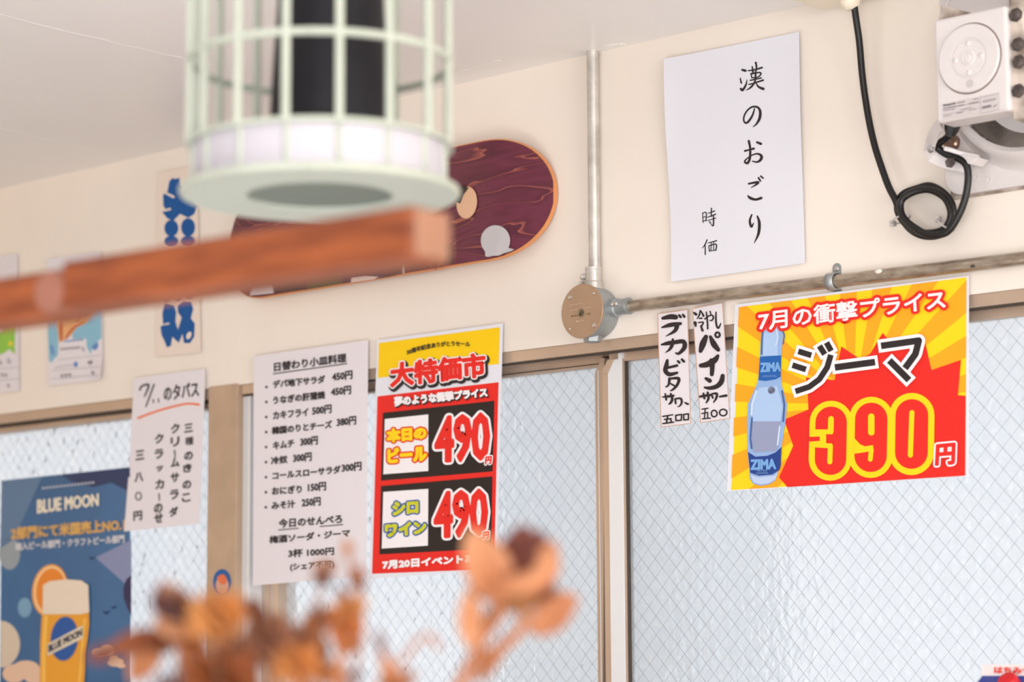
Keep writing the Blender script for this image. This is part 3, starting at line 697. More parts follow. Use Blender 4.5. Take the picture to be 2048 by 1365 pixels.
bp(5,'orange_flesh',(232,136,44), lambda p: p.disc(214,978,62,95,n=32,rot=0.12))
bp(6,'beer',(232,160,48), lambda p: p.poly([(178,1060),(376,1060),(378,1120),(365,1230),(348,1500),(168,1500),(170,1200)]))
bp(7,'beer_shine',(246,190,84), lambda p: (p.stroke([(195,1090),(185,1250),(186,1450)],16), p.stroke([(358,1100),(345,1250),(330,1450)],10)))
bp(7,'foam',(232,216,196), lambda p: (p.poly([(182,955),(210,938),(280,930),(345,935),(374,955),(378,1070),(340,1078),(180,1078)])))
bp(8,'badge',(36,86,160), lambda p: p.disc(272,1182,58,94,n=32,rot=0.1))
bp(9,'badge_ribbon',(226,212,186), lambda p: p.poly([(200,1205),(350,1125),(352,1180),(200,1255)]))
bp(10,'badge_lettering',(46,50,80), lambda p: text(p,'BLUE MOON',((206,1240),(346,1168),(346,1138),(206,1210)),3))
bp(3,'title_lettering',(236,226,206), lambda p: text(p,'BLUE MOON',((159,650),(416,617),(416,568),(159,595)),5))
bp(3,'award_lettering',(214,168,96), lambda p: text(p,'2部門にて米国売上NO.1',((48,762),(528,722),(528,672),(48,712)),5))
bp(3,'category_lettering',(206,206,212), lambda p: text(p,'輸入ビール部門・クラフトビール部門',((66,808),(526,774),(526,742),(66,776)),3))
bp(3,'tiny_lettering',(190,194,206), lambda p: [p.stroke([(178+k*15,545-k*1.7),(188+k*15,543-k*1.7)],8,round_=False) for k in range(15)])
bp(3,'birds',(26,52,100), lambda p: (p.stroke([(435,1065,3),(448,1075,8),(462,1062,3)]), p.stroke([(470,1045,3),(480,1052,7),(492,1042,3)]), p.stroke([(375,838,4),(390,842,9),(402,836,3)])))

# --- round sticker on the post
z = Z(400, 1130, 5.81)
yy = -0.0052
mb = MB(); c_ = P(443.5,1166,yy)
o = Print(z, yy, 0).disc(255,205,104,152,n=36).build('round_sticker', (36,92,158), None)
ORI_o = o; tag(o, 'round blue sticker with an orange blot, low on the bronze post', 'sticker')
Print(z, yy, 1).disc(258,240,74,110,n=24).build('pale_centre', (205,160,140), o)
Print(z, yy, 2).poly([(195,150),(230,120),(270,110),(305,140),(310,200),(285,235),(240,230),(215,190)]).build('orange_blot', (222,112,70), o)

# ------------------------------------------------------------------ metal conduit and junction box
M_cond = mat('galvanised_steel', (222, 218, 212), 0.36, metal=0.55, var=0.12, scale=30, rgb2=(190,186,180), bump=0.05, bscale=120)
M_cond2 = mat('worn_conduit', (196, 184, 168), 0.34, metal=0.7, rgb2=(150,134,118), scale=35, stretch=(1,3,3), bump=0.15, bscale=90)
M_zinc = mat('zinc_casting', (172, 178, 180), 0.5, metal=0.7, var=0.08, scale=25)
M_cover = mat('tan_cover_plate', (178, 148, 122), 0.42, metal=0.35, var=0.04, scale=20)
M_screw = mat('bright_screw', (210, 205, 200), 0.25, metal=0.9)
YC = -0.0125
a = P(1183.3, 100, YC); xa = P(1189.5, 541, YC).x
zb_ = ZZ(1190, 560, YC)
o = MB().lathe((xa, YC, zb_-0.02), (0,0,1), [(0,0.0096),(CEIL-zb_+0.02,0.0096)], 20).build('conduit', M_cond, smooth=False)
o.data.shade_smooth(); o.data.set_sharp_from_angle(angle=0.75); tag(o, 'silver vertical conduit pipe running from the ceiling down to the round junction box', 'pipe')
# horizontal conduit
yc2 = -0.013
p0 = P(1243, 615, yc2); p1 = P(2048, 517, yc2)
zc = P(1500, 583.5, yc2).z
o = MB().tube([(p0.x-0.012, yc2, p0.z), (0.4, yc2, p0.z + (p1.z-p0.z)*(0.4-p0.x)/(p1.x-p0.x))], 0.0097, seg=20).build('conduit', M_cond2, smooth=True)
tag(o, 'stained horizontal conduit pipe above the windows, right of the junction box', 'pipe')
def conz(x): return p0.z + (p1.z-p0.z)*(x-p0.x)/(p1.x-p0.x)
for px_,py_,r_ in ((1756,543,0.0042),(1945,532,0.003)):
    q = P(px_,py_,yc2-0.0095)
    MB().ball((q.x,q.y+0.001,q.z), r_, 8, (1.6,0.5,0.9)).build('paint_drip', M_wall if px_ < 1900 else M_dark, o, smooth=True)
# strap
xs = P(1665, 555, yc2).x; zs = conz(xs)
sd = thing('pipe_strap', 'small metal saddle clip screwed over the horizontal pipe above the yellow poster', 'clip', (xs, 0, zs))
pts = [Vector((xs, yc2 - 0.0112*math.sin(t), zs + 0.0112*math.cos(t))) for t in [math.pi*k/14 for k in range(15)]]
mb = MB(); vs=[]; fs=[]
prof = [Vector((0,0,0.012))]
pts = [Vector((xs,-0.0015,zs+0.0116))]+[Vector((xs, yc2 - 0.0116*math.sin(t), zs + 0.0116*math.cos(t))) for t in [math.pi*k/14 for k in range(15)]]+[Vector((xs,-0.0015,zs-0.0116))]
for p in pts:
    for dx in (-0.0075, 0.0075): vs.append(p+Vector((dx,0,0)))
for k in range(len(pts)-1): fs.append((2*k,2*k+1,2*k+3,2*k+2))
mb.add(vs,fs); o = mb.build('strap_band', M_zinc, sd, smooth=True)
s_ = o.modifiers.new('s','SOLIDIFY'); s_.thickness = 0.0014
mb = MB(); mb.prism([(xs-0.0075,-0.0016,zs+0.011),(xs+0.0075,-0.0016,zs+0.011)]+[(xs+0.0075*math.cos(t),-0.0016,zs+0.022+0.0075*math.sin(t)) for t in [math.pi*k/10 for k in range(11)]], (0,0.0014,0)); mb.build('strap_tab', M_zinc, sd)
mb = MB(); mb.prism([(xs-0.0075,-0.0016,zs-0.011),(xs-0.0075,-0.0016,zs-0.019),(xs+0.0075,-0.0016,zs-0.019),(xs+0.0075,-0.0016,zs-0.011)], (0,0.0014,0)); mb.build('strap_tab', M_zinc, sd)
MB().lathe((xs,-0.0014,zs+0.021),(0,-1,0),[(0,0.0042),(0.0014,0.0038),(0.0024,0.002),(0.0024,0.0)],14).build('screw', M_screw, sd, smooth=True)
# junction box
YB = -0.046
L_ = P(1122.5,630,YB); R_ = P(1206,625,YB); T_ = P(1166,568,YB); B_ = P(1158,678,YB)
bx = (L_.x+R_.x)/2; bz = (T_.z+B_.z)/2; rb = ((R_.x-L_.x)+(T_.z-B_.z))/4
jb = thing('junction_box', 'round metal junction box with tan cover where the two pipes meet', 'junction box', (bx, 0, bz))
MB().lathe((bx,-0.001,bz),(0,-1,0),[(0,rb*0.90),(0.003,rb*0.93),(0.030,rb*0.95),(0.0435,rb*0.985)],48).build('box_body', M_zinc, jb, smooth=True)
MB().lathe((bx,-0.0435,bz),(0,-1,0),[(0,rb),(0.0022,rb),(0.003,rb*0.985),(0.003,0)],48,caps=False).build('cover_plate', M_cover, jb)
for sx, sz, rr in ((1122+17.5,595,0.0040),(1187,587,0.0024),(1188,651,0.0042),(1139,658.5,0.0022)):
    q = P(sx,sz,YB-0.001)
    MB().lathe((q.x,YB-0.0004,q.z),(0,-1,0),[(0,rr),(0.0012,rr*.9),(0.002,rr*.5),(0.002,0)],12).build('screw', M_screw, jb, smooth=True)
MB().lathe((bx-0.001,YB-0.0002,bz-0.003),(0,-1,0),[(0,0.0075),(0.0008,0.0072),(0.0008,0.0055),(0.0003,0.005),(0.0003,0)],16,caps=False).build('centre_boss', mat('dull_boss',(138,120,98),0.5,metal=.3), jb)
zj = Z(1090,520,7.185)
pr = Print(zj, YB-0.0008, 1)
for (x0,y0,x1,y1) in ((352,655,545,622),(350,732,480,705),(540,700,665,680),(455,885,570,868)):
    n_ = 9
    for k in range(n_):
        t=k/n_; t2=(k+0.6)/n_; pr.stroke([(x0+(x1-x0)*t,y0+(y1-y0)*t),(x0+(x1-x0)*t2,y0+(y1-y0)*t2)],7,round_=False)
pr.stroke([(455,875),(470,892)],10)
pr.build('engraving', (220,200,180), jb)
Print(zj, YB-0.0008, 1).stroke([(380,812,18),(410,806,12),(500,795,12)],n=6).stroke([(590,775),(650,768)],8).stroke([(610,795),(650,790)],6).build('dark_engraving', (110,88,66), jb)
for k in range(4):      # cast hubs around the body
    ang = (math.pi/2, 0, -math.pi/2, math.pi)[k]
    d = Vector((math.cos(ang),0,math.sin(ang)))
    hub = MB()
    if k < 2:
        c0 = Vector((bx,-0.016,bz)) + d*(rb*0.86)
        if k == 0: c0.x = xa
        else: c0.z = conz(p0.x)
        hub.lathe(c0, d, [(0,0.0155),(0.012,0.0150),(0.013,0.0128),(0.032,0.0128),(0.033,0.0138),(0.037,0.0138),(0.037,0.0100)], 24)
    else:
        c0 = Vector((bx,-0.020,bz)) + d*(rb*0.86)
        hub.lathe(c0, d, [(0,0.016),(0.010,0.0145),(0.0102,0)], 6)
    hub.build('pipe_hub' if k < 2 else 'blank_hub', M_zinc if k != 0 else M_cond, jb, smooth=False, bevel=0.0006)
# clamp screws on hubs
tz = bz + rb + 0.012
for (cx_, cy_, cz_, dx_) in ((xa-0.017,-0.020,tz+0.004,1),):
    MB().lathe((cx_,cy_,cz_),(-1,0,0),[(0,0.0048),(0.004,0.0048),(0.006,0.003),(0.006,0)],10).build('clamp_screw', M_screw, jb)
    MB().lathe((cx_+0.008,cy_-0.003,cz_),(-1,-0.3,0),[(0,0.0046),(0.008,0.0046),(0.008,0)],6).build('clamp_nut', M_cond, jb)
    MB().box(cx_-0.003,cx_+0.006,cy_-0.002,cy_+0.006,cz_-0.014,cz_+0.006).build('clamp_lug', M_cond, jb, bevel=0.0012)
    MB().lathe((cx_+0.001,cy_-0.003,cz_-0.011),(-1,-0.3,0),[(0,0.0048),(0.005,0.0044),(0.006,0)],10).build('clamp_screw', M_cond, jb)
hx = bx+rb+0.006; hz = conz(p0.x)
for dx_ in (0, 0.0085):
    MB().lathe((hx+dx_,-0.029,hz+0.003),(0.1,-1,0.1),[(0,0.0042),(0.003,0.004),(0.005,0.002),(0.005,0)],10).build('clamp_screw', M_screw, jb, smooth=True)

# ------------------------------------------------------------------ skateboard deck
def deck_mat():
    m = bpy.data.materials.new('purple_stained_veneer'); m.use_nodes = True; nt = m.node_tree; N = nt.nodes; L = nt.links
    b = N['Principled BSDF']; b.inputs['Roughness'].default_value = 0.38
    tc = N.new('ShaderNodeTexCoord'); mp = N.new('ShaderNodeMapping'); mp.inputs['Scale'].default_value = (2.0, 3, 10); L.new(tc.outputs['Object'], mp.inputs[0])
    n = N.new('ShaderNodeTexNoise'); n.inputs['Scale'].default_value = 1.6; n.inputs['Detail'].default_value = 3; n.inputs['Distortion'].default_value = 0.5; L.new(mp.outputs[0], n.inputs[0])
    mu = N.new('ShaderNodeMath'); mu.operation = 'MULTIPLY'; mu.inputs[1].default_value = 8; L.new(n.outputs['Fac'], mu.inputs[0])
    fr = N.new('ShaderNodeMath'); fr.operation = 'FRACT'; L.new(mu.outputs[0], fr.inputs[0])
    r = N.new('ShaderNodeValToRGB'); L.new(fr.outputs[0], r.inputs[0]); e = r.color_ramp.elements
    e[0].position = 0.0; e[0].color = lin((168,96,76)); e[1].position = 1.0; e[1].color = lin((92,32,52))
    for p_, c_ in ((0.05,(138,66,68)),(0.12,(92,34,52)),(0.5,(108,42,64)),(0.94,(86,30,48))):
        x = e.new(p_); x.color = lin(c_)
    L.new(r.outputs[0], b.inputs['Base Color']); return m
yb = -0.034
tipR = P(1108, 408, yb+0.022); tipL = P(459, 540, yb+0.022)
topR = P(1000, 289, yb); botR = P(1000, 522, yb)
ax0 = tipL.x; ax1 = tipR.x; hw = 0.104
zR = P(1108, 405, yb).z; botL = P(520, 597, yb).z
# centre line from the bottom edge: sample two bottom-edge points
b1 = P(640, 578, yb); b2 = P(980, 522, yb)
def czl(x): 
    t=(x-b1.x)/(b2.x-b1.x); return (b1.z+(b2.z-b1.z)*t)+hw
def halfw(s, l):          # s distance from the left tip
    e = min(s, l-s); R_=0.135
    return hw*math.sqrt(max(0,1-((R_-e)/R_)**2.3)) if e < R_ else hw
LEN = ax1-ax0
def decky(x, zloc=0.0):
    s = x-ax0; e=min(s,LEN-s); k = max(0, 0.15-e)/0.15
    return yb + 0.022*k*k - 0.006*(zloc/hw)**2*(1-k)
def deck_y_at(px,py):
    p = P(px,py,yb); return decky(p.x, p.z-czl(p.x))
sk = thing('skateboard_deck', 'purple stained wooden skateboard deck hung sideways on the wall behind the beam end', 'skateboard', (ax0+LEN/2, -0.03, czl(ax0+LEN/2)))
NX, NZ = 64, 12
def ply(name, m, y0, y1, inset=0.0):
    vs=[]; fs=[]
    xs_=[ax0+inset+(LEN-2*inset)*(0.5-0.5*math.cos(math.pi*i/NX)) for i in range(NX+1)]
    for off in (y0,y1):
        for x in xs_:
            h=max(halfw(x-ax0,LEN)-inset,0.0008)
            for j in range(NZ+1):
                zl=h*(-1+2*j/NZ); vs.append((x, decky(x,zl)+off, czl(x)+zl))
    n=(NX+1)*(NZ+1)
    for i in range(NX):
        for j in range(NZ):
            a_=i*(NZ+1)+j; fs.append((a_,a_+NZ+1,a_+NZ+2,a_+1)); fs.append((a_+n,a_+n+1,a_+n+NZ+2,a_+n+NZ+1))
        a_=i*(NZ+1); fs.append((a_,a_+n,a_+n+NZ+1,a_+NZ+1)); a_+=NZ; fs.append((a_,a_+NZ+1,a_+n+NZ+1,a_+n))
    for a_ in (0, NX*(NZ+1)):
        for j in range(NZ): fs.append((a_+j,a_+j+1,a_+j+1+n,a_+j+n))
    return link_mesh(name, vs, fs, m, sk)
ply('veneer_face', deck_mat(), -0.0005, 0.0015, 0.0022)
ply('orange_plies', mat('orange_maple', (226,150,92), 0.45), 0.0016, 0.010)
M_bk = mat('standoff_wood', (150,110,80), 0.6)
for fx in (0.25, 0.75):
    xx = ax0+LEN*fx; MB().box(xx-0.012,xx+0.012,yb+0.009,0.0,czl(xx)-0.02,czl(xx)+0.02).build('wall_spacer', M_bk, sk)
# printed shapes: plain blocks of colour in place of the cartoon artwork
zk = Z(440,260,2.926)
def dk(lay, nm, col, fn):
    pr = Print(zk, deck_y_at, lay+6); fn(pr); pr.build(nm, col, sk)
dk(0,'pale_grey_shape',(190,186,188), lambda p: (p.disc(1612,648,86,90,n=28), p.poly([(1550,690),(1650,680),(1722,700),(1700,712),(1640,728),(1570,744),(1552,740)])))
dk(0,'tan_shape',(222,178,146), lambda p: p.disc(1444,426,60,94,n=28,rot=0.1))
dk(1,'dark_shape',(58,50,44), lambda p: p.poly([(1378,420),(1385,350),(1420,322),(1455,340),(1425,380),(1405,432)]))
dk(0,'white_shape',(206,200,204), lambda p: (p.poly([(172,968),(195,900),(240,885),(290,885),(308,915),(314,955),(240,962)]), p.poly([(1050,700),(1088,700),(1078,842),(1070,842)])))
dk(0,'green_block',(56,78,52), lambda p: p.poly([(512,780),(715,760),(712,898),(512,932)]))
dk(0,'charcoal_block',(44,42,50), lambda p: (p.poly([(300,820),(510,780),(510,932),(318,955)]), p.poly([(1100,720),(1356,660),(1358,778),(1110,826)]), p.poly([(966,760),(1050,740),(1062,840),(972,862)])))
dk(0,'navy_block',(40,36,68), lambda p: p.poly([(715,770),(966,740),(968,862),(715,898)]))
dk(1,'cream_bar',(222,204,198), lambda p: p.poly([(768,862),(850,852),(930,858),(900,874),(766,892)]))
dk(1,'grey_stripe',(100,98,104), lambda p: (p.stroke([(1218,770),(1240,812)],7), p.stroke([(1262,815),(1310,745)],7)))

# ------------------------------------------------------------------ ceiling rose, black cable
M_ivory = mat('ivory_plastic', (240,228,208), 0.35, var=0.03, scale=10)
M_rub = mat('black_rubber', (13,12,13), 0.42, bump=0.05, bscale=200)
yr = -0.06
cA = P(1700, 15, yr)
cr = thing('ceiling_junction_cover', 'ivory plastic ceiling box with a rounded boss where the black cable comes out', 'ceiling box', (cA.x, yr, CEIL))
MB().box(cA.x-0.075, cA.x+0.095, yr-0.11, yr+0.035, CEIL-0.024, CEIL).build('cover_box', M_ivory, cr, bevel=0.006, bseg=3)
MB().lathe((cA.x, yr, CEIL-0.022), (0,0,-1), [(0,0.026),(0.003,0.025),(0.004,0.016),(0.012,0.015),(0.019,0.010),(0.021,0.006)], 24).build('cable_boss', M_ivory, cr, smooth=True)
def W(l, sm=5): return l
YK = -0.022
zc4 = Z(1640,0,2.7304)
cpts = []
path = [(188,36,-.058),(198,110,-.05),(215,230,-.04),(230,400,-.034),(248,540,-.03),(272,680,-.028),(300,800,-.028),(335,910,-.028),(375,1020,-.028),(415,1100,-.028),(440,1180,-.024),(490,1250,-.02),(560,1288,-.018),(640,1288,-.018),(700,1250,-.018),(728,1180,-.018),(718,1110,-.018),(670,1050,-.017),(600,1015,-.016),(530,1030,-.016),(455,1060,-.018),(425,1110,-.020),(428,1165,-.034),(470,1225,-.036),(540,1268,-.036),(620,1272,-.036),(680,1250,-.036),(710,1200,-.036),(712,1145,-.036),(680,1080,-.036),(610,1040,-.036),(540,1040,-.038),(470,1070,-.044),(440,1110,-.046),(450,1180,-.048),(510,1240,-.05),(600,1285,-.05),(690,1270,-.05),(745,1200,-.048),(785,1110,-.046),(805,1020,-.046),(808,940,-.046),(790,890,-.048),(745,862,-.05),(690,842,-.054),(648,812,-.058),(650,785,-.062),(690,755,-.066),(725,715,-.075),(742,668,-.085)]
for x_,y_,d_ in path:
    q = zc4(x_,y_); cpts.append(P(q[0],q[1],d_))
o = MB().tube(cpts, 0.0053, seg=12, smooth=5).build('power_cable', M_rub, smooth=True)
tag(o, 'black cable hanging from the ceiling box, coiled in a loop below the white fan', 'cable')
M_tie = mat('clear_nylon', (214,208,204), 0.4, trans=0.2)
for nm_, (a1,b1_,a2,b2_) in (('left', (400,1222,485,1172)), ('right', (648,1198,725,1262))):
    A = P(*zc4(a1,b1_),-0.030); B = P(*zc4(a2,b2_),-0.030); mid=(A+B)/2; u=(B-A).normalized(); h_=(B-A).length/2
    mb = MB(); pts=[mid+u*h_*math.cos(t)+Vector((0,0.013*math.sin(t),0)) for t in [2*math.pi*k/24 for k in range(25)]]
    mb.tube(pts,0.0016,seg=6,caps=False); e_ = A if nm_=='left' else A
    mb.box(e_.x-0.004,e_.x+0.003,e_.y-0.004,e_.y+0.004,e_.z-0.004,e_.z+0.004)
    t_ = mb.build('cable_tie', M_tie); tag(t_, 'pale nylon cable tie round the %s side of the black cable coil' % nm_, 'cable tie')

# ------------------------------------------------------------------ wall fan
M_fan = mat('white_enamel', (222,215,214), 0.36, var=0.02, scale=30)
M_grime = mat('greasy_enamel', (214,200,188), 0.5, rgb2=(120,104,92), scale=26, detail=8, bump=0.2, bscale=120)
M_filth = mat('dirty_duct', (176,166,158), 0.6, rgb2=(62,50,46), scale=9, detail=9, bump=0.3, bscale=90)
M_black = mat('duct_shade', (44,36,36), 0.8)
yF = -0.15
f0 = P(1869.5,248,yF); f1 = P(2015,20,yF)
bx0, bx1 = P(1869.5,140,yF).x, P(2015.5,120,yF).x
bz0, bz1 = P(1871,247,yF).z, P(1868,40,yF).z
fan = thing('exhaust_fan', 'grimy white wall exhaust fan with a square motor housing in the upper right corner', 'fan', (bx0+0.1, 0, bz0))
# base plate with rounded corner
ypl = -0.006
px0 = P(1889,340,-0.012).x; pz0 = P(1906,392,-0.012).z; px1 = px0+0.42; pz1 = CEIL-0.012
def rrect(x0,x1,z0,z1,r,y,n=6):
    pts=[]
    for cx_,cz_,a0 in ((x1-r,z0+r,-math.pi/2),(x1-r,z1-r,0),(x0+r,z1-r,math.pi/2),(x0+r,z0+r,math.pi)):
        for k in range(n+1):
            a_=a0+math.pi/2*k/n; pts.append((cx_+r*math.cos(a_),y,cz_+r*math.sin(a_)))
    return pts
MB().prism(rrect(px0,px1,pz0,pz1,0.028,-0.012),(0,0.012,0)).build('base_plate', M_fan, fan, bevel=0.002)
MB().prism(rrect(px0+0.004,px1,pz0-0.004,pz0+0.03,0.003,-0.004),(0,0.0035,0)).build('plate_gasket', M_grime, fan)
rc = P(2040,140,-0.03); rcz = rc.z; rr = rcz - P(2035,324,-0.03).z
rc.x = P(1908,240,-0.03).x + rr*0.93
MB().lathe((rc.x,-0.012,rcz),(0,-1,0),[(0,rr*1.10),(0.006,rr*1.03),(0.020,rr*1.0),(0.030,rr*0.97),(0.034,rr*0.92),(0.030,rr*0.87),(0.0,rr*0.85)],64,caps=False).build('orifice_ring', M_fan, fan, smooth=True)
MB().lathe((rc.x,-0.040,rcz),(0,1,0),[(0,rr*0.87),(0.010,rr*0.86),(0.036,rr*0.60),(0.037,0.0)],48,caps=False).build('duct_throat', M_filth, fan, smooth=True)
MB().lathe((rc.x,-0.0105,rcz),(0,-1,0),[(0,rr*0.62),(0.0012,rr*0.62),(0.0012,0)],40,caps=False).build('duct_opening', M_black, fan)  # dark disc standing for the shade deep in the duct; no hole behind
for px_,py_ in ((1952,355),(1978,360),(1992,327)):
    q=P(px_,py_,-0.012); MB().lathe((q.x,-0.0115,q.z),(0,-1,0),[(0,0.0046),(0.0012,0.0044),(0.0012,0.0034),(0.0004,0.0032)],16).build('rivet', M_fan, fan, smooth=False)
# motor housing
bd = 0.045
MB().box(bx0,bx1,yF,yF+bd,bz0,bz1).build('motor_housing', M_fan, fan, bevel=0.005, bseg=3)
hx_ = P(1940,118,yF).x; hz_ = P(1940,117,yF).z; hr = (P(2001,110,yF).x-P(1880.5,120,yF).x)/2; hrz = (P(1940,46,yF).z-P(1940,188,yF).z)/2
hr=(hr+hrz)/2
MB().lathe((hx_,yF+0.0002,hz_),(0,-1,0),[(0,hr*1.025),(0.0008,hr*1.02),(0.0008,hr*0.98)],56,caps=False).build('cover_seam', mat('grime_line',(110,86,82),0.6), fan)
MB().lathe((hx_,yF,hz_),(0,-1,0),[(0,hr*0.99),(0.0030,hr*0.985),(0.0046,hr*0.96),(0.0046,hr*0.585),(0.0030,hr*0.57),(0.0030,hr*0.53),(0.0046,hr*0.51),(0.0046,hr*0.22),(0.0062,hr*0.20),(0.0062,hr*0.16),(0.0050,hr*0.15),(0.0062,hr*0.10),(0.0062,0)],56,caps=False).build('motor_cover', M_fan, fan, smooth=False)
for a_ in range(4):
    t=math.pi/2*a_; q=(hx_+hr*0.42*math.cos(t),yF-0.0042,hz_+hr*0.42*math.sin(t))
    MB().ball(q,0.0042,10,(1,0.55,1)).build('cover_dimple', M_fan, fan, smooth=True)
q=P(1939,167,yF-0.005); MB().lathe((q.x,yF-0.0045,q.z),(0,-1,0),[(0,0.0062),(0.0004,0.006),(0.0004,0)],14,caps=False).build('vent_plug', mat('grey_plug',(196,190,190),0.6), fan)
# rating label
zl_ = Z(1840,0,5.25); yl = yF-0.0004
lab = Print(zl_, yl, 0).poly([(228,1095),(832,968),(836,1150),(236,1268)]).build('rating_label', (204,196,196), fan)
pr = Print(zl_, yl, 1)
text(pr,'Panasonic',((246,1118),(374,1092),(374,1072),(246,1098)),3.2)
pr.stroke([(245,1145),(625,1075)],2.5).stroke([(248,1205),(620,1135)],2).stroke([(630,1010),(636,1190)],2.5).stroke([(645,1022),(820,985)],2).stroke([(640,1195),(825,1150)],2.5).stroke([(520,1150),(525,1190)],2)
for (x0,y0,x1,y1,n_,w_) in ((392,1082,475,1066,5,10),(248,1140,390,1112,9,8),(402,1112,462,1100,4,10),(515,1088,620,1068,6,9),(560,1046,615,1034,4,8),(248,1165,370,1142,9,8),(430,1155,550,1125,8,8),(385,1190,455,1178,4,8),(530,1155,590,1145,4,6),(250,1222,330,1208,4,6)):
    for k in range(n_):
        t=k/n_; t2=(k+0.65)/n_; pr.stroke([(x0+(x1-x0)*t,y0+(y1-y0)*t),(x0+(x1-x0)*t2,y0+(y1-y0)*t2)],w_,round_=False)
for k in range(7):
    x_=660+k*20; y_=1075-k*4.4
    pr.stroke([(x_,y_),(x_+13,y_-3)],4,round_=False).stroke([(x_+6,y_-16),(x_+6,y_+4)],4,round_=False).stroke([(x_,y_-14),(x_+13,y_-17)],4,round_=False)
for k in range(9): pr.stroke([(655+k*11,1145-k*2.3),(655+k*11,1118-k*2.3)],6,round_=False)
pr.stroke([(765,1125,4),(790,1112,8),(805,1094,3)])
pr.build('label_printing', (92,84,88), fan)
# side channel on the right, with blocks
x2 = P(2016,120,yF).x; x3 = P(2042,120,yF).x
MB().box(bx1-0.002,x3,yF+0.010,yF+0.10,bz0-0.012,CEIL-0.05).build('channel_side', M_grime, fan, bevel=0.003)
for (px_,py_) in ((2029,29),(2033,88),(2035,123),(2034,181)):
    q=P(px_,py_,yF+0.006); MB().lathe((q.x,yF+0.012,q.z),(0,-1,0),[(0,0.0105),(0.004,0.010),(0.008,0.006),(0.008,0)],7).build('dirty_bolt', mat('sooty_bolt',(92,80,76),0.6,rgb2=(50,42,40),scale=90), fan)
# flared struts from the housing back to the wall, above and below
def strut(name, pts, w_, m):
    mb=MB(); n_=len(pts); V_=[Vector(p) for p in pts]
    vs=[];fs=[]
    for i,p in enumerate(V_):
        t=(V_[min(i+1,n_-1)]-V_[max(i-1,0)]).normalized(); s_=t.cross(Vector((0,1,0))).normalized()*w_/2; d_=Vector((0,0.008,0))
        vs+=[p+s_,p-s_,p-s_+d_,p+s_+d_]
    for i in range(n_-1):
        for k in range(4): a_=i*4+k; b_=i*4+(k+1)%4; fs.append((a_,b_,b_+4,a_+4))
    fs+= [(3,2,1,0),tuple(range((n_-1)*4,n_*4))]
    mb.add(vs,fs); return mb.build(name,m,fan,bevel=0.002)
ya=-0.10
def zf(x_,y_): return (1830+x_/6.826, 220+y_/6.826)
def F(x_,y_,d_): a_=zf(x_,y_); return P(a_[0],a_[1],d_)
strut('lower_bracket',[F(340,190,-.115),F(270,270,-.10),F(215,380,-.085),F(185,480,-.07),F(190,560,-.06),F(240,640,-.055),F(330,680,-.05),F(440,715,-.045),F(560,745,-.04),F(690,770,-.03)],0.019,M_fan)
strut('lower_bracket_lip',[F(385,520,-.062),F(480,545,-.058),F(580,580,-.052),F(700,610,-.046),F(860,640,-.036)],0.007,M_fan)
MB().prism([F(560,590,-.05),F(720,610,-.05),F(860,645,-.05),F(770,745,-.05),F(640,720,-.05)],(0,0.03,0)).build('bracket_foot', M_fan, fan, bevel=0.002)
MB().lathe(F(215,535,-.075),(0,-1,0),[(0,0.006),(0.003,0.005),(0.0042,0)],12).build('bracket_bolt', mat('chrome',(200,200,205),0.2,metal=.9), fan, smooth=True)
MB().lathe(F(480,440,-.02),(0,-1,0),[(-0.02,0.012),(0,0.012),(0.002,0.009),(0.010,0.007),(0.012,0)],18).build('mounting_nut', mat('brown_nut',(150,120,104),0.3,metal=.8), fan, smooth=False)
MB().lathe(F(480,720,-.056),(0.2,-1,0),[(0,0.008),(0.003,0.007)],6).build('cable_clip', mat('sooty_bolt',(92,80,76),0.6), fan)
# cable gland under the housing
g0=F(545,150,-.10); 
MB().lathe(g0+Vector((0,0,0.012)),(-0.25,0,-1),[(0,0.0115),(0.014,0.0125),(0.026,0.010),(0.034,0.006)],8).build('cable_gland', M_rub, fan)
# upper flare of the bracket
u0=P(1869,38,yF+0.004); u1=P(2013,8,yF+0.004)
def fl(name, A, B, m): # sheet from housing edge to wall plate
    mb=MB(); mb.add([A[0],A[1],B[1],B[0]],[(0,1,2,3)]); o_=mb.build(name,m,fan); s__=o_.modifiers.new('s','SOLIDIFY'); s__.thickness=0.003; return o_
fl('upper_flare',(Vector((bx0+0.003,yF+0.012,bz1-0.004)),Vector((bx1,yF+0.012,bz1-0.004))),(Vector((bx0-0.045,-0.014,CEIL-0.02)),Vector((bx1+0.03,-0.014,CEIL-0.02))),M_fan)
strut('flare_edge',[(bx0+0.001,yF+0.008,bz1-0.004),(bx0-0.016,yF+0.05,bz1+0.028),(bx0-0.034,-0.03,CEIL-0.02)],0.006,M_fan)
MB().prism([(bx0+0.006,yF+0.011,bz1),(bx0+0.006,yF+0.011,bz1+0.022),(bx0+0.055,yF+0.011,bz1+0.002)],(0,0.002,0)).build('stained_gusset', M_grime, fan)
fl('lower_flare',(Vector((bx1-0.004,yF+0.02,bz0+0.004)),Vector((bx1+0.045,yF+0.02,bz0+0.004))),(Vector((bx1+0.035,-0.05,bz0-0.05)),Vector((bx1+0.12,-0.05,bz0-0.05))),M_fan)

